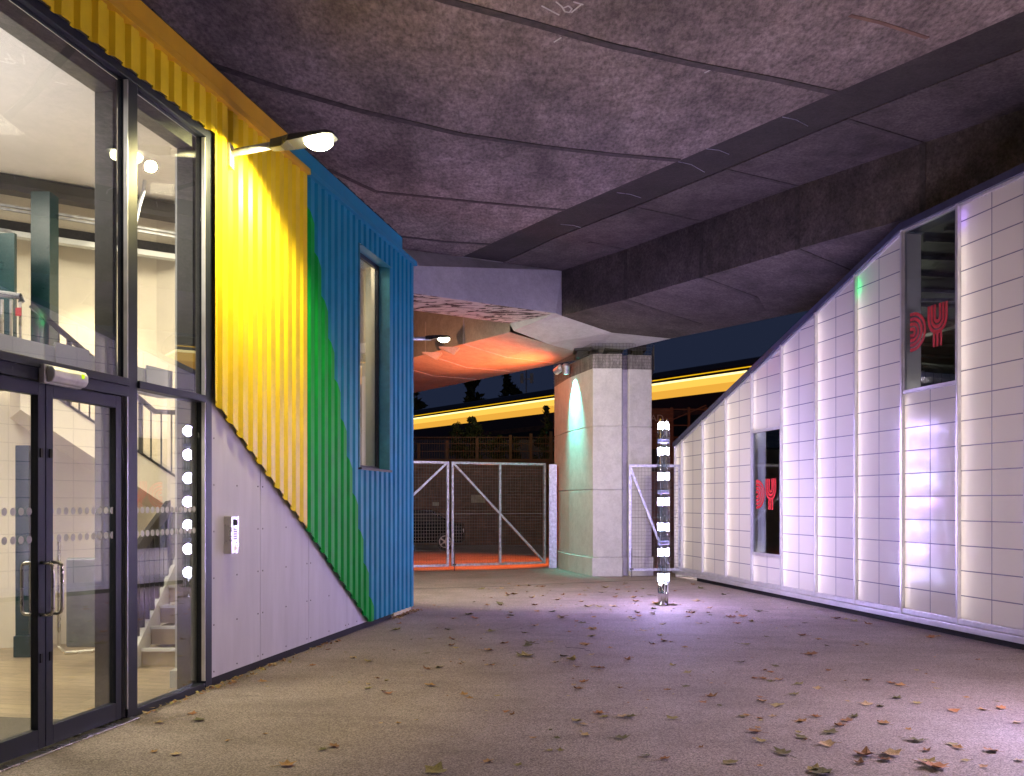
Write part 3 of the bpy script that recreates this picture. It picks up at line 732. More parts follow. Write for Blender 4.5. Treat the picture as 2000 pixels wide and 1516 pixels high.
# steel tube guard, and a grey panel added as a reflection in the doors
m = MB(); a = at(125, 1272, 9.3); m.tube([at(115, 1050, 9.4), at(115, 1262, 9.4), at(128, 1276, 9.3), at(240, 1267, 9.6)], .018, 10); I('tube_guard', 'steel', m)
m = MB(); a = at(128, 1090, 9.7); b = at(245, 1265, 9.7); m.box(a.x, b.x, 9.7, 9.8, b.z, a.z); I('door_reflection_panel', 'roofmetal', m, bevel=.02)
# ceiling spot fixture
m = MB(); p = onw(202, 466, .5); m.tube([p+Vector((0, 0, .06)), p+Vector((0, -.03, -.02))], .05, 12); so = I('ceiling_spot', 'fin', m)
m = MB(); m.tube([p+Vector((0, -.03, -.021)), p+Vector((0, -.03, -.03))], .055, 12); I('spot_lens', 'e_spot', m)
m = MB(); m.tube([onw(262, 448, 1.6), onw(272, 402, 1.6), onw(281, 372, 1.6), onw(283, 352, 1.6)], .022, 10); I('ceiling_bracket', 'galv', m)
# interior lights
WARM = (1, .86, .62)
light('interior_main', 'AREA', ML @ Vector((-2.3, 7.2, 5.05)), 240, (1, .90, .74), 1.6, target=ML @ Vector((-2.3, 7.2, 0)), size_y=3)
light('interior_spot', 'SPOT', onw(202, 478, .9), 110, (1, .82, .5), .06, target=onw(190, 760, .2), spot=R(75), blend=.7)
light('interior_low', 'AREA', ML @ Vector((-2.0, 7.6, 2.5)), 100, WARM, 1.2, target=ML @ Vector((-2.2, 7.8, 0)), size_y=2.5)
light('interior_stair', 'AREA', (-3.3, 10.2, 4.9), 75, WARM, .9, target=(-3.6, 11.0, 0))
light('inner_room', 'AREA', ML @ Vector((-.5, (wy0+wy1)/2+.4, 5.1)), 22, WARM, .5, target=ML @ Vector((-.7, (wy0+wy1)/2, 0)))

# wall lamps -------------------------------------------------
def lamp_head(e, base, d, L_, lens, s=1.0):
    d = Vector(d).normalized(); up = Vector((0, 0, 1)); sd = d.cross(up).normalized()
    def ring(t, w_, h0, h1): c = Vector(base)+d*t; return [c+sd*w_+up*h0, c+sd*w_*.6+up*h1, c-sd*w_*.6+up*h1, c-sd*w_+up*h0]
    m = MB(); rs = [ring(0, .05*s, -.04*s, .05*s), ring(.12*s, .065*s, -.045*s, .055*s), ring(.2*s, .12*s, -.03*s, .05*s), ring(L_*.9, .13*s, -.02*s, .03*s), ring(L_, .08*s, -.015*s, .01*s)]
    for a, b in zip(rs, rs[1:]): m.hexa(a, b)
    m.build('lamp_head', 'lampgrey', e, bevel=.006)
    m = MB(); c = Vector(base)+d*(L_*.74)-up*.03*s
    m.tube([c, c-up*.03*s, c-up*.06*s, c-up*.078*s], [.13*s, .125*s, .09*s, .04*s], 16); m.build('lens', lens, e, smooth=True)
nrm = Vector((math.cos(TH), -math.sin(TH), 0))
wp = Vector((-4.339+.187*8.95, 8.95, 4.86)); 
e = empty('wall_lamp', wp); tag(e, 'lit street lamp on a steel arm fixed to the yellow corrugated wall', 'street lamp')
m = MB(); m.tube([nrm*.02+Vector((0, 0, -.1)), nrm*.05+Vector((0, 0, -.02)), nrm*.09, nrm*.50+Vector((0, 0, .045))], .034, 14); m.build('arm', 'galv', e, smooth=True)
m = MB(); m.box(-.02, .09, -.07, .07, -.13, .08); m.build('bracket', 'galv', e)
lamp_head(e, nrm*.48+Vector((0, 0, .045)), nrm+Vector((0, 0, .09)), .62, 'e_lamp')
lp = wp+nrm*.70+Vector((0, 0, -.07))
light('wall_lamp_beam', 'SPOT', lp, 330, (1, .86, .36), .05, target=lp-nrm*.85-Vector((0, 0, 1)), spot=R(138), blend=.35)
# far lamp on a pole behind the building
fp = Vector((-2.75, 17.2, 0)); e = empty('street_lamp', fp); tag(e, 'small lit street lamp reaching out past the blue corner under the orange soffit', 'street lamp')
m = MB(); m.tube([(0, 0, 0), (0, 0, 4.55)], [.07, .045], 14); m.build('pole', 'galv', e, smooth=True)
m = MB(); m.tube([(0, 0, 4.5), (.25, 0, 4.545), (1.32, 0, 4.55)], .033, 12); m.build('arm', 'galv', e, smooth=True)
lamp_head(e, Vector((1.22, 0, 4.56)), Vector((1, 0, .04)), .44, 'e_lamp2', .8)
light('street_lamp_beam', 'SPOT', fp+Vector((1.5, 0, 4.44)), 760, (1, .88, .58), .06, target=fp+Vector((3.6, 3.6, 0)), spot=R(140), blend=.4)
# emergency bulkhead
y0, y1 = fl(66), fl(140); zc = 2.50; e = empty('bulkhead_light', ML @ Vector((.034, (y0+y1)/2, zc)), -TH)
tag(e, 'white plastic emergency light above the glass double doors', 'light')
h = (y1-y0)/2; m = MB(); m.box(0.001, .045, -h, h, -.062, .062); m.build('housing', 'plastic', e, bevel=.006)
m = MB(); pr = [(.046, -.058), (.085, -.05), (.105, -.02), (.105, .02), (.085, .05), (.046, .058)]
m.hexa([(x, -h+.02, z) for x, z in pr], [(x, h-.01, z) for x, z in pr]); m.build('diffuser', 'plastic', e, bevel=.008)
m = MB(); m.box(.1055, .108, h-.09, h-.06, 0, .03); m.build('indicator', 'e_green', e)
# intercom
e = empty('intercom', ML @ Vector((.018, fl(441), 1.18)), -TH); tag(e, 'steel door entry intercom box on the pale wall panels', 'intercom')
m = MB(); m.box(0.001, .075, -.075, .075, 0, .345); m.build('case', 'steel', e, bevel=.005)
m = MB(); m.box(.0752, .08, -.035, .04, .26, .315); m.build('camera_window', 'black', e)
m = MB()
for r_ in range(5):
    for c_ in range(3): m.box(.0752, .079, -.03+c_*.024, -.014+c_*.024, .13+r_*.022, .144+r_*.022)
m.build('speaker_grille', 'fin', e)
m = MB(); m.box(.0752, .079, -.02, .03, .03, .07); m.build('card_reader', 'cream', e)
m = MB(); m.tube([(.075, .03, .1), (.08, .03, .1)], .009, 10); m.build('button', 'rail', e)

# ================================================================ right building
rb = empty('pavilion', (7.768, 0, 0), TR); tag(rb, 'pavilion of glowing white translucent panels in aluminium frames with a sloping roofline', 'building')
ct = math.cos(TR)
def rt(l): Y = l*ct; return min(5.36, 5.36-.2815*(Y-13.12))
ms = [(21.27-1.164*k)/ct for k in range(14)]; yfar = 22.08
def R_(name, mat, mb, **kw): return mb.build(name, mat, rb, **kw)
PB = .232; HB = .3055
edges = [yfar]+ms
wins = {4: (.72, 2.93), 7: (3.13, 99)}      # panel index -> window z range
idx = {}
rails = MB()
def poly_panel(a, b, z0, z1f, x0, x1, name, mat, par=rb):
    lo, hi = min(a, b), max(a, b); m = MB()
    pts = [(x0, lo, z0), (x0, hi, z0), (x0, hi, z1f(hi)), (x0, lo, z1f(lo))]
    kink = 13.12/ct
    m.prism(pts, (x1-x0, 0, 0)); return m.build(name, mat, par)
for i, (a, b) in enumerate(zip(edges, edges[1:])):
    hi, lo = a-.03, b+.03
    k = i-0
    w_ = None
    if abs(b*ct-16.6) < .3: w_ = (.735, 2.915)
    if abs(b*ct-11.96) < .3: w_ = (3.14, 99)
    tops = lambda l: rt(l)-.07
    segs = [(PB, tops)]
    if w_: segs = [(PB, (lambda l, z=w_[0]-.03: z))] + ([(w_[1]+.05, tops)] if w_[1] < 90 else [])
    mid = (hi+lo)/2
    for z0, tf in segs:
        po = poly_panel(lo, hi, z0, tf, 0, .03, 'panel', 'kal')
        m = MB(); z = PB+.28
        while z < tf(lo):
            if z > z0+.03:
                y1_ = hi
                if tf(hi) < z:
                    s_ = (tf(lo)-z)/(tf(lo)-tf(hi)); y1_ = lo+(hi-lo)*s_
                m.box(-.002, .0, lo, y1_, z-.0065, z+.0065)
            z += HB
        m.prism([(-.0015, mid-.006, z0), (-.0015, mid+.006, z0), (-.0015, mid+.006, tf(mid+.006)), (-.0015, mid-.006, tf(mid-.006))], (.0012, 0, 0))
        m.build('grid_bars', 'gridline', po)
        # cavity lining and edge led
        poly_panel(lo, hi, z0, tf, .26, .28, 'cavity_lining', 'backing')
        cut = .32 if abs(b*ct-13.12) < .2 or abs(b*ct-10.79) < .2 else .02
        m = MB(); m.prism([(.075, hi-.045, z0+.02), (.075, hi-.03, z0+.02), (.075, hi-.03, tf(hi)-cut), (.075, hi-.045, tf(hi)-cut)], (.012, 0, 0))
        m.build('led_strip', 'e_strip', rb)
        if cut > .1: m = MB(); m.box(.06, .075, hi-.05, hi-.03, tf(hi)-.29, tf(hi)-.06); m.build('coloured_led', 'e_tipgreen' if abs(b*ct-13.12) < .2 else 'e_tipviolet', rb)
        m = MB()
        for yy in (lo-.02, hi): m.prism([(.031, yy, z0), (.031, yy+.02, z0), (.031, yy+.02, tf(yy)-.001), (.031, yy, tf(yy)-.001)], (.228, 0, 0))
        m.build('cavity_side', 'backing', rb)
    if w_:
        z0, z1 = w_[0], min(w_[1], 99)
        f = MB(); f.box(-.03, .03, lo, hi, z0-.03, z0+.02)
        if z1 < 90: f.box(-.03, .03, lo, hi, z1, z1+.05)
        for ya_, yb_ in ((lo, lo+.018), (hi-.018, hi)): f.prism([(-.028, ya_, z0+.02), (-.028, yb_, z0+.02), (-.028, yb_, z1 if z1 < 90 else tops(yb_)), (-.028, ya_, z1 if z1 < 90 else tops(ya_))], (.05, 0, 0))
        wo = f.build('window', 'alu', rb)
        m = MB()
        if z1 < 90: m.box(-.012, -.004, lo, hi, z0+.02, z1)
        else: m.prism([(-.012, lo, z0+.02), (-.012, hi, z0+.02), (-.012, hi, tops(hi)), (-.012, lo, tops(lo))], (.008, 0, 0))
        m.build('pane', 'pane_r', wo)
        # red striped emblem on the glass
        m = MB(); W2 = (hi-lo)
        cy_, cz_ = (lo+hi)/2+W2*.32, (z0+min(z1, 3.13+1.75))/2 if z1 < 90 else 3.91
        if z1 < 90: cz_ = 1.80
        def arc(cy, cz, ry, rz_, wd, a0, a1, n=20):
            P = []
            for q in range(n):
                for t in (0, 1):
                    pass
                A = R(a0+(a1-a0)*q/n); B = R(a0+(a1-a0)*(q+1)/n)
                def pt(an, r_): return (-.0145, cy-math.cos(an)*(ry+r_), cz+math.sin(an)*(rz_+r_))
                m.prism([pt(A, 0), pt(B, 0), pt(B, wd), pt(A, wd)], (.002, 0, 0))
        sgn = 1
        for q in range(4): arc(cy_, cz_, .02+q*.075, .02+q*.064, .046, -90, 90); [m.box(-.0145, -.0125, cy_, cy_+.06, cz_+s_*(.02+q*.064+.023)-.023, cz_+s_*(.02+q*.064+.023)+.023) for s_ in (-1, 1)]
        uy = cy_-.53; uz = cz_+.10
        for q in range(3):
            r_ = .03+q*.066; arc(uy, uz, r_, r_, .046, 180, 360)
            for s_ in (-1, 1):
                y_ = uy+s_*(r_+.023); m.box(-.0145, -.0125, y_-.023, y_+.023, uz, cz_+.27)
        for q in (-1, 0, 1): m.box(-.0145, -.0125, uy+q*.07-.023, uy+q*.07+.023, cz_-.27, uz-.19)
        m.build('emblem', 'red', wo)
for l in [yfar]+ms:
    m = MB(); m.box(-.045, .02, l-.021, l+.021, .10, rt(l)-.03); R_('mullion', 'alu', m, bevel=.004)
kink = 13.12/ct; end = ms[-1]
tr = MB()
def sl_rail(mb, z0, z1, x0, x1):
    for a, b in ((end, kink), (kink, yfar+.03)):
        mb.prism([(x0, a, rt(a)+z0), (x0, b, rt(b)+z0), (x0, b, rt(b)+z1), (x0, a, rt(a)+z1)], (x1-x0, 0, 0))
sl_rail(tr, -.075, -.045, -.03, .03); R_('top_rail', 'alu', tr)
tr = MB(); sl_rail(tr, -.043, .05, -.07, .3); R_('roof_trim', 'trim', tr)
m = MB(); m.box(-.035, .03, end, yfar+.03, .165, PB-.004); R_('sill_rail', 'alu', m, bevel=.003)
m = MB(); m.box(-.085, .03, end, yfar+.03, .10, .158); R_('base_channel', 'alu', m, bevel=.004)
m = MB(); m.box(-.075, .03, end, yfar+.03, .085, .098); R_('drip', 'alu', m)
m = MB(); m.box(.02, .28, end, yfar-1.2, 0, .084); R_('plinth', 'black', m)
m = MB(); m.box(.28, .30, end, yfar, 0, .165); R_('inner_plinth', 'backing', m)
# body: roof, far end, back
m = MB()
for a, b in ((end, kink), (kink, yfar)):
    m.prism([(0.3, a, rt(a)-.04), (0.3, b, rt(b)-.04), (.3, b, rt(b)+.04), (.3, a, rt(a)+.04)], (10, 0, 0))
R_('roof', 'roofmetal', m)
m = MB(); m.prism([(.0, yfar+.0, 0), (10.3, yfar, 0), (10.3, yfar, rt(yfar)), (0, yfar, rt(yfar))], (0, .05, 0)); R_('end_wall', 'alu', m)
m = MB(); m.prism([(10.3, end, 0), (10.3, yfar, 0), (10.3, yfar, rt(yfar)), (10.3, kink, 5.36), (10.3, end, 5.36)], (.1, 0, 0)); R_('back_wall', 'dark', m)
m = MB(); m.box(.3, 10.3, end-.1, end, 0, 5.3); R_('near_wall', 'dark', m)
m = MB(); m.box(.3, 10.3, end, yfar, .0, .02); R_('floor', 'dark', m)
m = MB()
l = end
while l < yfar:
    z = rt(l)-.06; m.box(.4, 10.2, l, l+.06, z-.05, z); l += .45
R_('roof_rib', 'roofmetal', m)
m = MB(); c = 12.55/ct
for k in range(24):
    m.tube([(1.1+.10*k, c+2.2, 3.55-.0*k), (1.1+.10*k+.096, c+2.2, 3.55)], .26, 20)
m.v = [(x, y+(x-1.1)*-.55, z+(x-1.1)*-.15) for x, y, z in m.v]
R_('spiral_duct', 'duct', m, smooth=False)
m = MB(); m.bar((.7, c+3.2, 4.05), (3.2, c+.2, 4.75), .22, .04); m.bar((.6, c+3.4, 4.6), (3.4, c+3.0, 4.62), .04, .05); m.bar((.6, c+2.0, 4.7), (3.4, c+1.6, 4.72), .04, .05)
R_('cable_tray', 'galv', m)
m = MB()
for k in range(12): m.box(1.4+k*.05, 1.43+k*.05, c+2.4, c+2.44, 2.7, 3.5)
R_('wire_shelf', 'galv', m)
m = MB(); m.box(1.5, 1.8, c+2.6, c+2.8, 3.66, 3.7); R_('strip_light', 'e_spot', m)
light('pavilion_inside', 'POINT', MR @ Vector((1.6, c+2.3, 3.55)), 7, (1, .88, .6), .08)
light('pavilion_inside_far', 'POINT', MR @ Vector((2.2, 17.2, 2.3)), 3, (1, .6, .3), .1)
m = MB(); m.box(1.0, 1.2, 17.0, 18.6, 0.02, 2.6); m.box(1.3, 3.5, 18.7, 18.9, 2.2, 2.35); R_('inner_screen', 'step', m)
m = MB(); m.box(.9, 3.5, 18.3, 18.36, 2.45, 2.55); m.bar((.8, 16.9, .9), (1.3, 18.4, 1.55), .05); R_('inner_rail', 'galv', m)

# ================================================================ LED columns
def led_column(loc, label, dim=1.0, warm=False):
    e = empty('light_column', loc); tag(e, label, 'light column', 'led light columns')
    m = MB(); m.tube([(0, 0, .0), (0, 0, .012)], .085, 24); m.build('base_plate', 'chrome', e)
    m = MB()
    for a in range(6):
        t = a*math.pi/3+.4; m.tube([(.055*math.cos(t), .055*math.sin(t), .012), (.055*math.cos(t), .055*math.sin(t), .36)], .036, 16)
    m.build('chrome_sleeve', 'chrome', e, smooth=True)
    tp = [(-.052, -.03), (.052, -.03), (0, .052)]
    for x, y in tp:
        m = MB(); m.tube([(x, y, .36), (x, y, 2.86)], .048, 20, caps=False); t_ = m.build('acrylic_tube', 'acrylic', e, smooth=True)
        m = MB(); m.tube([(x, y, .36), (x, y, 3.0)], .008, 8); m.build('rod', 'chrome', t_)
    zs = [CAMZ+(HY-y)/F*15.7 for y in (831, 881, 930.5, 980, 1029.5, 1079, 1128.5)]
    for k, z in enumerate(zs):
        m = MB()
        for x, y in tp:
            m.tube([(x, y, z+q_*.06) for q_ in (-1, -.8, -.4, 0, .4, .8, 1)], [.004, .019, .031, .035, .031, .019, .004], 14)
        m.build('bulb_ring', 'e_bulb', e, smooth=True)
        col = [(.55, .42, 1), (.68, .42, 1), (.58, .48, 1), (.72, .38, 1)][k % 4]
        if warm: col = (1, .66, .70) if k < 5 else (.72, .55, 1)
        light('column_glow', 'POINT', Vector(loc)+Vector((0, -.0, z)), 165*dim, col, .09)
    m = MB()
    for z in [(a+b)/2-.03 for a, b in zip(zs, zs[1:])]:
        m.tube([(0, 0, z-.03), (0, 0, z+.03)], .102, 24, caps=False)
    m.build('collar', 'acrylic', e, smooth=True)
    m = MB()
    for z in [(a+b)/2-.05 for a, b in zip(zs, zs[1:])][::2]: m.tube([(0, 0, z-.03), (0, 0, z+.03)], .09, 24)
    m.build('collar_band', 'collar', e, smooth=True)
    return e
led_column((2.44, 15.7, 0), 'upright column of clear tubes with rings of brilliant white lamps, in front of the pavilion corner')
led_column((3.98, 6.9, 0), 'second glowing tube column standing at the right edge of the yard, near the camera', .8, True)

# ================================================================ gates
def gate(name, A, B, z0, z1, brace, mid, label, par=None, closed=True):
    A = Vector(A); B = Vector(B); d = (B-A); L_ = d.length; d.normalize(); ang = math.atan2(d.y, d.x)
    e = empty(name, (A.x, A.y, 0), ang); tag(e, label, 'gate', 'galvanised mesh gates')
    t = .055; m = MB()
    m.box(0, t, -t/2, t/2, z0, z1); m.box(L_-t, L_, -t/2, t/2, z0, z1); m.box(t, L_-t, -t/2, t/2, z0, z0+t); m.box(t, L_-t, -t/2, t/2, z1-t, z1)
    if mid: m.box(L_*mid-t/2, L_*mid+t/2, -t/2, t/2, z0+t, z1-t)
    m.build('frame', 'galv', e)
    m = MB(); (xa, za), (xb, zb) = brace; m.bar((xa*L_, -.001, za), (xb*L_, -.001, zb), .05, .05, up=(0, 1, 0)); m.build('brace', 'galv', e)
    m = MB(); n = int(L_/.068)
    for i in range(1, n): m.bar((i*L_/n, .02, z0+.05), (i*L_/n, .02, z1-.05), .0042)
    k = int((z1-z0)/.078)
    for i in range(1, k): z = z0+(z1-z0)*i/k; m.bar((.05, .026, z), (L_-.05, .026, z), .0048 if i != k//2 else .012)
    m.build('mesh', 'wire', e)
    m = MB(); m.bar((.06, -.05, -.0+.01), (.06, -.05, z0+.5), .018); m.box(.02, .1, -.06, -.03, z0+.02, z0+.06); m.build('drop_bolt', 'fin', e)
    return e
G0 = (-1.46, 23.4, 0); G1 = (.84, 24.45, 0)
gate('gate', G0, G1, .12, 2.64, ((.02, 2.60), (.98, .18)), .505, 'right leaf of the mesh double gate, braced down to the right')
gate('gate', (-4.05, 22.3, 0), (-1.52, 23.37, 0), .12, 2.64, ((.98, 2.60), (.02, .18)), .495, 'left leaf of the mesh double gate, half hidden by the blue corner')
pA = at(1228, 1000, 21.45); gate('gate', (pA.x, 21.45, 0), (3.72, 21.45, 0), .15, 2.49, ((.03, 2.42), (.75, .3)), 0, 'narrow mesh gate between the pier and the glowing pavilion')
m = MB(); m.box(.93, 1.13, 24.5, 24.62, 0, 2.62); tag(m.build('gate_post', 'galv', bevel=.006), 'flat grey steel gate post beside the pier', 'post')

# ================================================================ train, its viaduct and station
td = Vector((-.5776, .8163, 0)); tpnt = Vector((8.62, 60, 0)); tn = Vector((.8163, .5776, 0))
def carriage(s0, L_, label):
    p = tpnt+td*s0; e = empty('train_carriage', (p.x, p.y, 6.9), math.atan2(td.y, td.x)); tag(e, label, 'train', 'carriages of the lit train')
    wdt = 2.7
    m = MB(); m.hexa([(0, -0.0, .2), (L_, 0, .2), (L_, -wdt, .2), (0, -wdt, .2)], [(0, 0, 1.07), (L_, 0, 1.07), (L_, -wdt, 1.07), (0, -wdt, 1.07)])
    m.box(0, L_, -wdt, -.0, 2.08, 2.42); m.build('body', 'trainbody', e)
    m = MB(); pr = [(.0, 2.42), (-.2, 2.72), (-.7, 2.86), (-wdt+.7, 2.86), (-wdt+.2, 2.72), (-wdt, 2.42)]
    m.hexa([(0, y, z) for y, z in pr], [(L_, y, z) for y, z in pr]); m.build('roof', 'trainroof', e)
    m = MB()
    for q, (a, b) in enumerate(((1.96, 2.08), (1.55, 1.96), (1.07, 1.55))): m.m = q; m.box(.0, L_, -wdt+.03, -.03, a, b)
    m.build('window_band', ['e_win1', 'e_win2', 'e_win3'], e)
    m = MB(); m.box(0, L_, -.02, .02, 2.22, 2.28); m.build('light_stripe', 'e_stripe', e)
    m = MB(); m.box(1, L_-1, -wdt+.3, -.3, -.2, .19); m.build('underframe', 'dark', e)
    return e
# local -y must point away from us: rotated frame: x along td, y = left normal
for k, (s, lb) in enumerate(((-26, 'train carriage with yellow lit windows, above the pavilion roofline'), (-5.6, 'train carriage with yellow lit windows, partly behind the pier'), (14.8, 'train carriage with yellow lit windows, over the dark bushes left of the pier'), (35.2, 'farthest train carriage with yellow lit windows, beside the blue corner'))):
    carriage(s, 20.4, lb)
rv = empty('railway_viaduct', tpnt, math.atan2(td.y, td.x)); tag(rv, 'dark brick railway viaduct carrying the lit train', 'viaduct')
m = MB(); m.box(-60, 120, -4, .8, 5.6, 6.7); m.build('deck', 'dark', rv)
m = MB(); 
for k in range(-6, 12): m.box(k*10-1, k*10+1, -4, .4, 0, 5.6)
m.build('pier', 'brick', rv)
m = MB(); m.box(-60, 120, .6, .8, 6.7, 7.05); m.build('parapet', 'brick', rv)
# station building on the right with its name
st = empty('station_building', at(1240, 1000, 48)*1.0, 0); st.location.z = 0; tag(st, 'brick station building below the train with pink lettering', 'building')
m = MB(); m.box(0, 1.9, 0, 3, 0, 6.3); m.build('tower', 'brick', st)
m = MB(); m.box(1.9, 9, .6, 3, 0, 4.3); m.build('wall', 'brick', st)
m = MB(); m.box(.7, 1.5, -.01, .05, 3.2, 4.3); m.build('window', 'dark', st)
m = MB(); m.box(2.4, 5, .55, .59, 2.3, 3.8); m.build('window', 'dark', st)
m = MB()
for k in range(9): m.bar((1.9+k*.85, .5, 4.3), (1.9+k*.85, .5, 6.4), .12)
for z in (4.9, 5.5, 6.3): m.bar((1.9, .45, z), (9, .45, z), .06)
m.bar((1.5, .4, 5.6), (3.6, .4, 6.5), .06); m.build('platform_railing', 'rust', st)
me = text_mesh('ROAD', .46, .01); me.materials.append(M['jointl']); o = bpy.data.objects.new('sign_lettering', me); COL.objects.link(o); o.parent = st
p = at(1270, 823, 47.9); o.location = Vector((p.x, p.y, p.z))-st.location-Vector((0, .05, 0)); o.rotation_euler = (R(90), 0, 0)

# ================================================================ behind the gates
rw = empty('retaining_wall', (0, 38, 0)); tag(rw, 'dark brick retaining wall seen through the mesh gates', 'wall')
m = MB(); m.box(-14, 4.5, 0, .4, 0, 3.25); m.build('wall', 'brick', rw)
m = MB(); m.box(-14, 4.5, -.08, .48, 3.25, 3.36); m.build('coping', 'rust', rw)
m = MB()
for k in range(60): m.box(-10+k*.24, -9.9+k*.24, -.06, -.001, 1.95, 2.55)
m.box(-14, 4.4, -.05, -.002, 2.56, 2.62); m.build('tile_frieze', 'rust', rw)
m = MB(); m.box(4.5, 4.9, 38.5, 52, 0, 3.4); tag(m.build('side_wall', 'brick'), 'dark brick wall running back beside the pier', 'wall')
for px0, px1, py0, py1, lb in ((845, 857, 981, 988, 'tiny square notice plate on the dark wall behind the left gate'), (920, 948, 967, 982, 'wide pale notice board on the dark wall behind the right gate leaf')):
    a = at(px0, py0, 37.9); b = at(px1, py1, 37.9); m = MB(); m.box(a.x, b.x, 37.86, 37.9, b.z, a.z); tag(m.build('notice_board', 'boardsign'), lb, 'notice board')
fe = empty('palisade_fence', (0, 38.2, 3.36)); tag(fe, 'rusty post and rail fence on top of the dark retaining wall', 'fence')
for px, py in ((818, 866), (873, 860), (932, 856), (997, 850), (1037, 847), (1076, 843)):
    a = at(px, py, 38.2); m = MB(); m.box(a.x-.06, a.x+.06, -.06, .06, 0, a.z-3.36); m.build('post', 'rust', fe)
m = MB()
for z in (.3, .6, .85): m.box(-6, 3.5, .07, .1, z, z+.03)
for k in range(100): m.box(-6+k*.095, -5.985+k*.095, .075, .09, 0, .85)
m.build('rail', 'rust', fe)
# dark parked car
ca = at(905, 1078, 33.5); ce = empty('parked_car', (ca.x, 33.5, 0)); tag(ce, 'dark car parked behind the mesh gate with only its wheel and edge glinting', 'car')
m = MB(); side = [(-4.3, .25), (-4.35, .6), (-4.2, .85), (-3.3, .95), (-2.75, 1.38), (-1.1, 1.42), (-.45, .98), (-.05, .9), (0, .6), (-.03, .28)]
m.hexa([(x, 0, z) for x, z in side], [(x, 1.75, z) for x, z in side]); m.build('body', 'carpaint', ce, bevel=.05)
m = MB(); m.prism([(-2.7, -.004, .98), (-.62, -.004, .98), (-1.15, -.004, 1.34), (-2.6, -.004, 1.34)], (0, .006, 0)); m.build('side_window', 'black', ce)
for x in (-.62, -3.5):
    m = MB(); m.tube([(x, -.06, .31), (x, .16, .31)], .31, 24); t_ = m.build('wheel', 'rubber', ce)
    m = MB()
    m.tube([(x, -.075, .31), (x, -.058, .31)], .05, 12)
    for k in range(5):
        a = k*2*math.pi/5; m.bar((x, -.068, .31), (x+.19*math.cos(a), -.068, .31+.19*math.sin(a)), .05, .01, up=(0, 1, 0))
    for k in range(20):
        a, b = k*math.pi/10, (k+1)*math.pi/10; m.bar((x+.2*math.cos(a), -.068, .31+.2*math.sin(a)), (x+.2*math.cos(b), -.068, .31+.2*math.sin(b)), .03, .012, up=(0, 1, 0))
    m.build('rim', 'rim', t_)
m = MB(); m.box(-.08, .012, .1, .45, .62, .75); m.build('headlight', 'chrome', ce)

# vegetation
def tree(name, x, y, z0, h, wd, shape, n, ls, label, seed, cat='tree'):
    rnd = random.Random(seed); e = empty(name, (x, y, z0)); tag(e, label, cat, 'trees and bushes along the railway')
    tk = MB(); tk.tube([(0, 0, 0), (.05*h*.1, 0, h*.5), (0, 0, h*.92)], [h*.018+.03, h*.012+.02, .01], 8)
    for k in range(10):
        t = .2+.07*k; a = rnd.uniform(0, 6.28); r_ = wd*.4*(1-t*.6); tk.tube([(0, 0, h*t), (r_*math.cos(a), r_*math.sin(a), h*(t+.08))], [.03, .01], 5)
    tk.build('trunk', 'bark', e)
    m = MB(); cl = []
    for k in range(26):
        t = rnd.uniform(.08, .97)
        if shape == 'cone': rad = wd*.5*(1-t)*1.15+.03
        elif shape == 'col': rad = wd*.5*(math.sin(math.pi*min(1, t*.85+.12))**.5)
        else: rad = wd*.5*math.sin(math.pi*min(.97, t*.8+.15))
        a = rnd.uniform(0, 6.28); q = rnd.uniform(.3, .95)*rad; cl.append((q*math.cos(a), q*math.sin(a), t*h, max(.12, rad*rnd.uniform(.3, .6))))
    for i in range(n):
        cx, cy, cz_, cr = rnd.choice(cl); v = Vector((rnd.gauss(0, 1), rnd.gauss(0, 1), rnd.gauss(0, .8))).normalized()*cr*rnd.random()**.4
        p = Vector((cx, cy, cz_))+v
        if p.z < 0.05: continue
        d1 = Vector((rnd.gauss(0, 1), rnd.gauss(0, 1), rnd.gauss(0, 1))).normalized()*ls*rnd.uniform(.5, 1.3); d2 = d1.cross(Vector((rnd.gauss(0, 1), rnd.gauss(0, 1), 1))).normalized()*ls*rnd.uniform(.3, .6)
        m.quad(p-d1, p+d2, p+d1, p-d2)
    m.build('crown', 'foliage', e)
def tp(px, py, Y): return at(px, py, Y)
for (px, pt, Y, zb, wpx, sh, n, ls, lb, sd) in (
    (926, 722, 105, 7, 55, 'inv', 900, .45, 'dark round headed tree behind the train, left of two', 1),
    (992, 724, 108, 7, 48, 'col', 900, .45, 'dark upright tree behind the train, beside the twin mast', 2),
    (800, 742, 100, 6, 60, 'bush', 700, .45, 'dark tree showing its branch tips beside the blue corner', 3),
    (922, 816, 39.5, 3.2, 74, 'bush', 1900, .085, 'rounded bush rising to the lit train windows', 4),
    (1065, 792, 39.8, 3.2, 50, 'cone', 1600, .08, 'slender conifer with a spindly tip left of the pier', 5),
    (892, 825, 39.3, 3.2, 36, 'bush', 900, .075, 'thin leafy shrub left of the rounded bush', 6),
    (975, 852, 39.2, 3.2, 42, 'bush', 900, .07, 'low yellowish shrub right of the rounded bush', 7),
    (1004, 855, 39.4, 3.2, 26, 'bush', 600, .07, 'small shrub behind the fence posts near the pier', 8)):
    p = at(px, pt, Y); tree('tree' if Y > 50 or sh == 'cone' else 'bush', p.x, Y, zb, p.z-zb, wpx/F*Y, sh, n, ls, lb, sd, 'tree' if Y > 50 or sh == 'cone' else 'bush')
ma = at(1028, 745, 100); e = empty('signal_mast', (ma.x, 100, 7)); tag(e, 'small mast with two pale boxes above the train roof', 'mast')
m = MB(); m.tube([(0, 0, 0), (0, 0, ma.z-7+1.2)], .08, 8); m.build('pole', 'galv', e)
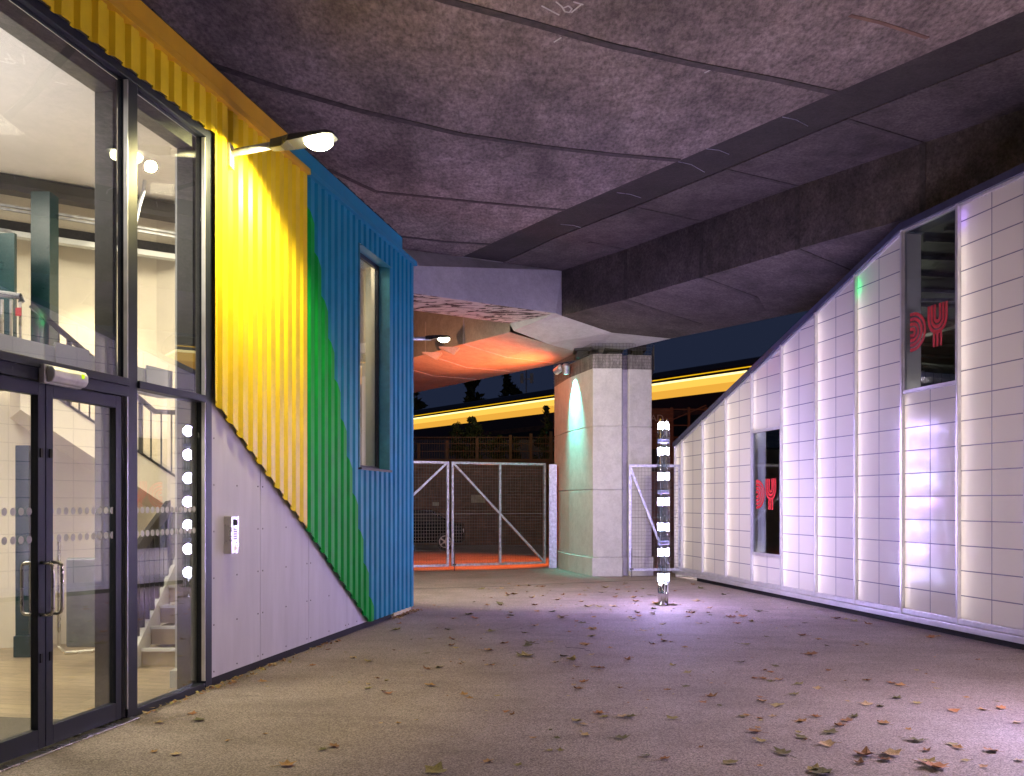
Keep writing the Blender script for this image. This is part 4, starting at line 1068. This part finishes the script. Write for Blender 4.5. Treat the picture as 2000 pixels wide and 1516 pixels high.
for dx in (-.45, .55):
    m = MB(); m.box(dx-.17, dx+.17, -.2, .0, ma.z-7-.2, ma.z-7+.8); m.box(min(dx, 0), max(dx, 0), -.05, .02, ma.z-7+.2, ma.z-7+.28); m.build('signal_box', 'wsteel', e)
# background embankment
m = MB(); m.prism([(-120, 39.8, 0), (-120, 58, 0), (-120, 58, 5.4), (-120, 42, 3.2)], (125, 0, 0)); tag(m.build('embankment', 'dark'), kind='structure')

# ================================================================ fallen leaves
rnd = random.Random(11); LM = []
def leaf_mesh(seed):
    r = random.Random(seed); pts = []
    n = r.choice((5, 5, 7)); 
    for k in range(n*2):
        a = math.pi*2*k/(n*2)+r.uniform(-.1, .1); rr = r.uniform(.8, 1.05) if k % 2 == 0 else r.uniform(.52, .74)
        if k == 0: rr = 1.15
        pts.append((a, rr))
    m = MB(); cx = r.uniform(.1, .35); cy = r.uniform(-.1, .4); tw_ = r.uniform(-.4, .4)
    def P(a, rr):
        x, y = rr*math.cos(a)*.5, rr*math.sin(a)*.5
        return (x, y, .035+cx*x*x*2.0+cy*y*y*1.6+tw_*x*y+r.uniform(-.015, .06)*rr)
    ring = [P(a, q) for a, q in pts]; inner = [P(a, q*.45) for a, q in pts]; c = (0, 0, .02); N_ = len(pts)
    zmin = min([q[2] for q in ring+inner]+[c[2]])
    ring = [(x, y, z-zmin+.01) for x, y, z in ring]; inner = [(x, y, z-zmin+.01) for x, y, z in inner]; c = (0, 0, c[2]-zmin+.01)
    for k in range(N_):
        j = (k+1) % N_; m.quad(inner[k], ring[k], ring[j], inner[j]); m.quad(c, inner[k], inner[j])
    m.bar(inner[N_//2], (-.85, .06, .02), .018, .012)
    return m
for i in range(14):
    o = leaf_mesh(100+i).build('fallen_leaf', 'leaf%d' % (i % 7)); LM.append(o.data); bpy.data.objects.remove(o)
hero = [(850, 1508, .15), (560, 1496, .10), (1012, 1496, .06), (990, 1391, .06), (1000, 1397, .05), (720, 1338, .05), (778, 1414, .05), (758, 1355, .08), (906, 1358, .08), (918, 1365, .06),
        (960, 1300, .07), (1215, 1401, .09), (1170, 1395, .09), (1180, 1402, .08), (1088, 1442, .05), (1095, 1467, .05), (1073, 1467, .05), (1620, 1432, .12), (1615, 1456, .11), (1690, 1477, .14),
        (1740, 1476, .14), (1730, 1486, .1), (1825, 1500, .17), (1812, 1490, .1), (1790, 1448, .12), (1860, 1455, .08), (1605, 1512, .15), (1590, 1506, .1), (1530, 1473, .12), (1488, 1450, .08),
        (1425, 1491, .1), (1260, 1478, .07), (1230, 1402, .1), (1214, 1443, .1), (1340, 1342, .08), (1304, 1349, .07), (1388, 1362, .1), (1600, 1250, .08), (1615, 1262, .06), (1520, 1379, .12),
        (1550, 1358, .09), (1595, 1346, .08), (1560, 1337, .09), (1695, 1378, .1), (1720, 1381, .07), (1750, 1365, .1), (1862, 1389, .09), (1870, 1462, .07), (1955, 1385, .08), (1640, 1419, .09),
        (1480, 1423, .05), (1592, 1401, .08), (1565, 1411, .09), (1510, 1401, .06), (1485, 1405, .06), (905, 1295, .05), (720, 1346, .07), (344, 1475, .07), (388, 1408, .1), (375, 1395, .07), (310, 1413, .08),
        (690, 1287, .09), (610, 1301, .07), (640, 1270, .06), (675, 1275, .05), (560, 1270, .05), (770, 1271, .04), (880, 1262, .09), (950, 1300, .05), (1085, 1295, .07), (445, 1448, .04), (300, 1470, .05),
        (1297, 1253, .09), (1310, 1255, .06), (630, 1465, .06), (1680, 1492, .08), (1885, 1487, .06), (1990, 1487, .06), (1920, 1499, .06), (1655, 1371, .05), (1830, 1346, .06), (1790, 1310, .05), (1823, 1335, .05)]
spots = [(atz(x, y, 0), s) for x, y, s in hero]
def facade_x(Y): return .187*Y-4.339
def ok(x, Y): return x > facade_x(Y)+.12 and x < 7.768-.1895*Y-.12
while len(spots) < 300:
    t = rnd.random()
    if t < .62: px, py = rnd.gauss(1130, 230), 1140+abs(rnd.gauss(0, 75))
    elif t < .85: px, py = rnd.gauss(1450, 260), rnd.uniform(1180, 1500)
    else: px, py = rnd.uniform(300, 1990), rnd.uniform(1170, 1510)
    if py > 1515 or px > 1998 or px < 100: continue
    p = atz(px, py, 0)
    if p.y > 23 or not ok(p.x, p.y) or (1.0 < p.x < 3.4 and p.y > 21.4): continue
    spots.append((p, rnd.choice((.04, .05, .06, .07, .08, .09, .1))*(1.5 if p.y > 10 else 1.0)))
hints = [(-.5, 7, 'near the glass doors'), (2, 8, 'in the foreground'), (9, 14, 'in the middle of the yard'), (14, 40, 'towards the gates')]
for i, (p, s) in enumerate(spots):
    mi = rnd.randrange(14); o = bpy.data.objects.new('fallen_leaf', LM[mi]); COL.objects.link(o)
    o.location = (p.x, p.y, .004); o.rotation_euler = (rnd.uniform(-.12, .12), rnd.uniform(-.12, .12), rnd.uniform(0, 6.28)); o.scale = (s*1.2,)*3
    cn = ['tan brown', 'dark brown', 'olive yellow', 'dull olive', 'pale tan', 'rusty orange', 'blackish green'][mi % 7]
    w_ = 'in the foreground' if p.y < 8 else ('in the middle of the yard' if p.y < 14 else 'at the back towards the gates')
    tag(o, '%s fallen leaf on the asphalt %s' % (cn, w_), 'leaf', 'fallen leaves on the asphalt')
m = MB()
for k in range(420):
    py = 1130+abs(rnd.gauss(0, 110)); px = rnd.gauss(1150, 330)
    if py > 1510: continue
    p = atz(px, py, 0)
    if p.y > 23 or not ok(p.x, p.y) or (1.0 < p.x < 3.4 and p.y > 21.4): continue
    s = rnd.uniform(.008, .022); a = rnd.uniform(0, 6.28)
    m.m = rnd.randrange(4)
    m.quad(*[(p.x+s*math.cos(a+q), p.y+s*math.sin(a+q)*.7, .006+rnd.uniform(0, .01)) for q in (0, 1.4, 2.9, 4.4)])
for k in range(240):     # drift against the blue corner and plinth
    y = rnd.uniform(fl(755), fl(800)) if rnd.random() < .5 else rnd.uniform(mB_, yM2b+3); q = ML @ Vector((.05+abs(rnd.gauss(0, .06)), y, 0)); s = rnd.uniform(.01, .03); a = rnd.uniform(0, 6.28); m.m = rnd.randrange(4)
    m.quad(*[(q.x+s*math.cos(a+t), q.y+s*math.sin(a+t), .006+rnd.uniform(0, .03)) for t in (0, 1.4, 2.9, 4.4)])
tag(m.build('leaf_litter', ['leaf0', 'leaf1', 'leaf2', 'leaf4']), 'crumbs and scraps of dry leaves scattered over the asphalt', 'leaf litter', kind='stuff')

# ================================================================ city light beyond
light('bush_fill', 'POINT', (-.9, 36.6, 5.4), 26, (1, .75, .3), .2)  # unseen light added so the dark bushes show
light('road_sodium', 'POINT', (-9, 33, 7), 35, (1, .45, .12), .3)
light('girder_fill', 'SPOT', (-4.2, 21.6, 2.8), 300, (1, .46, .20), .2, target=(-1.5, 23.6, 5.7), spot=R(64), blend=.8)  # unseen warm spot added behind the building to light the girder face
light('road_glow_right', 'POINT', (13, 43, 5.0), 260, (1, .35, .15), .3)
light('fascia_glow', 'POINT', (7.5, 24, 4.2), 60, (1, .62, .15), .3)

scene.render.engine = 'CYCLES'
try:
    scene.cycles.max_bounces = 8; scene.cycles.transparent_max_bounces = 24
except Exception: pass
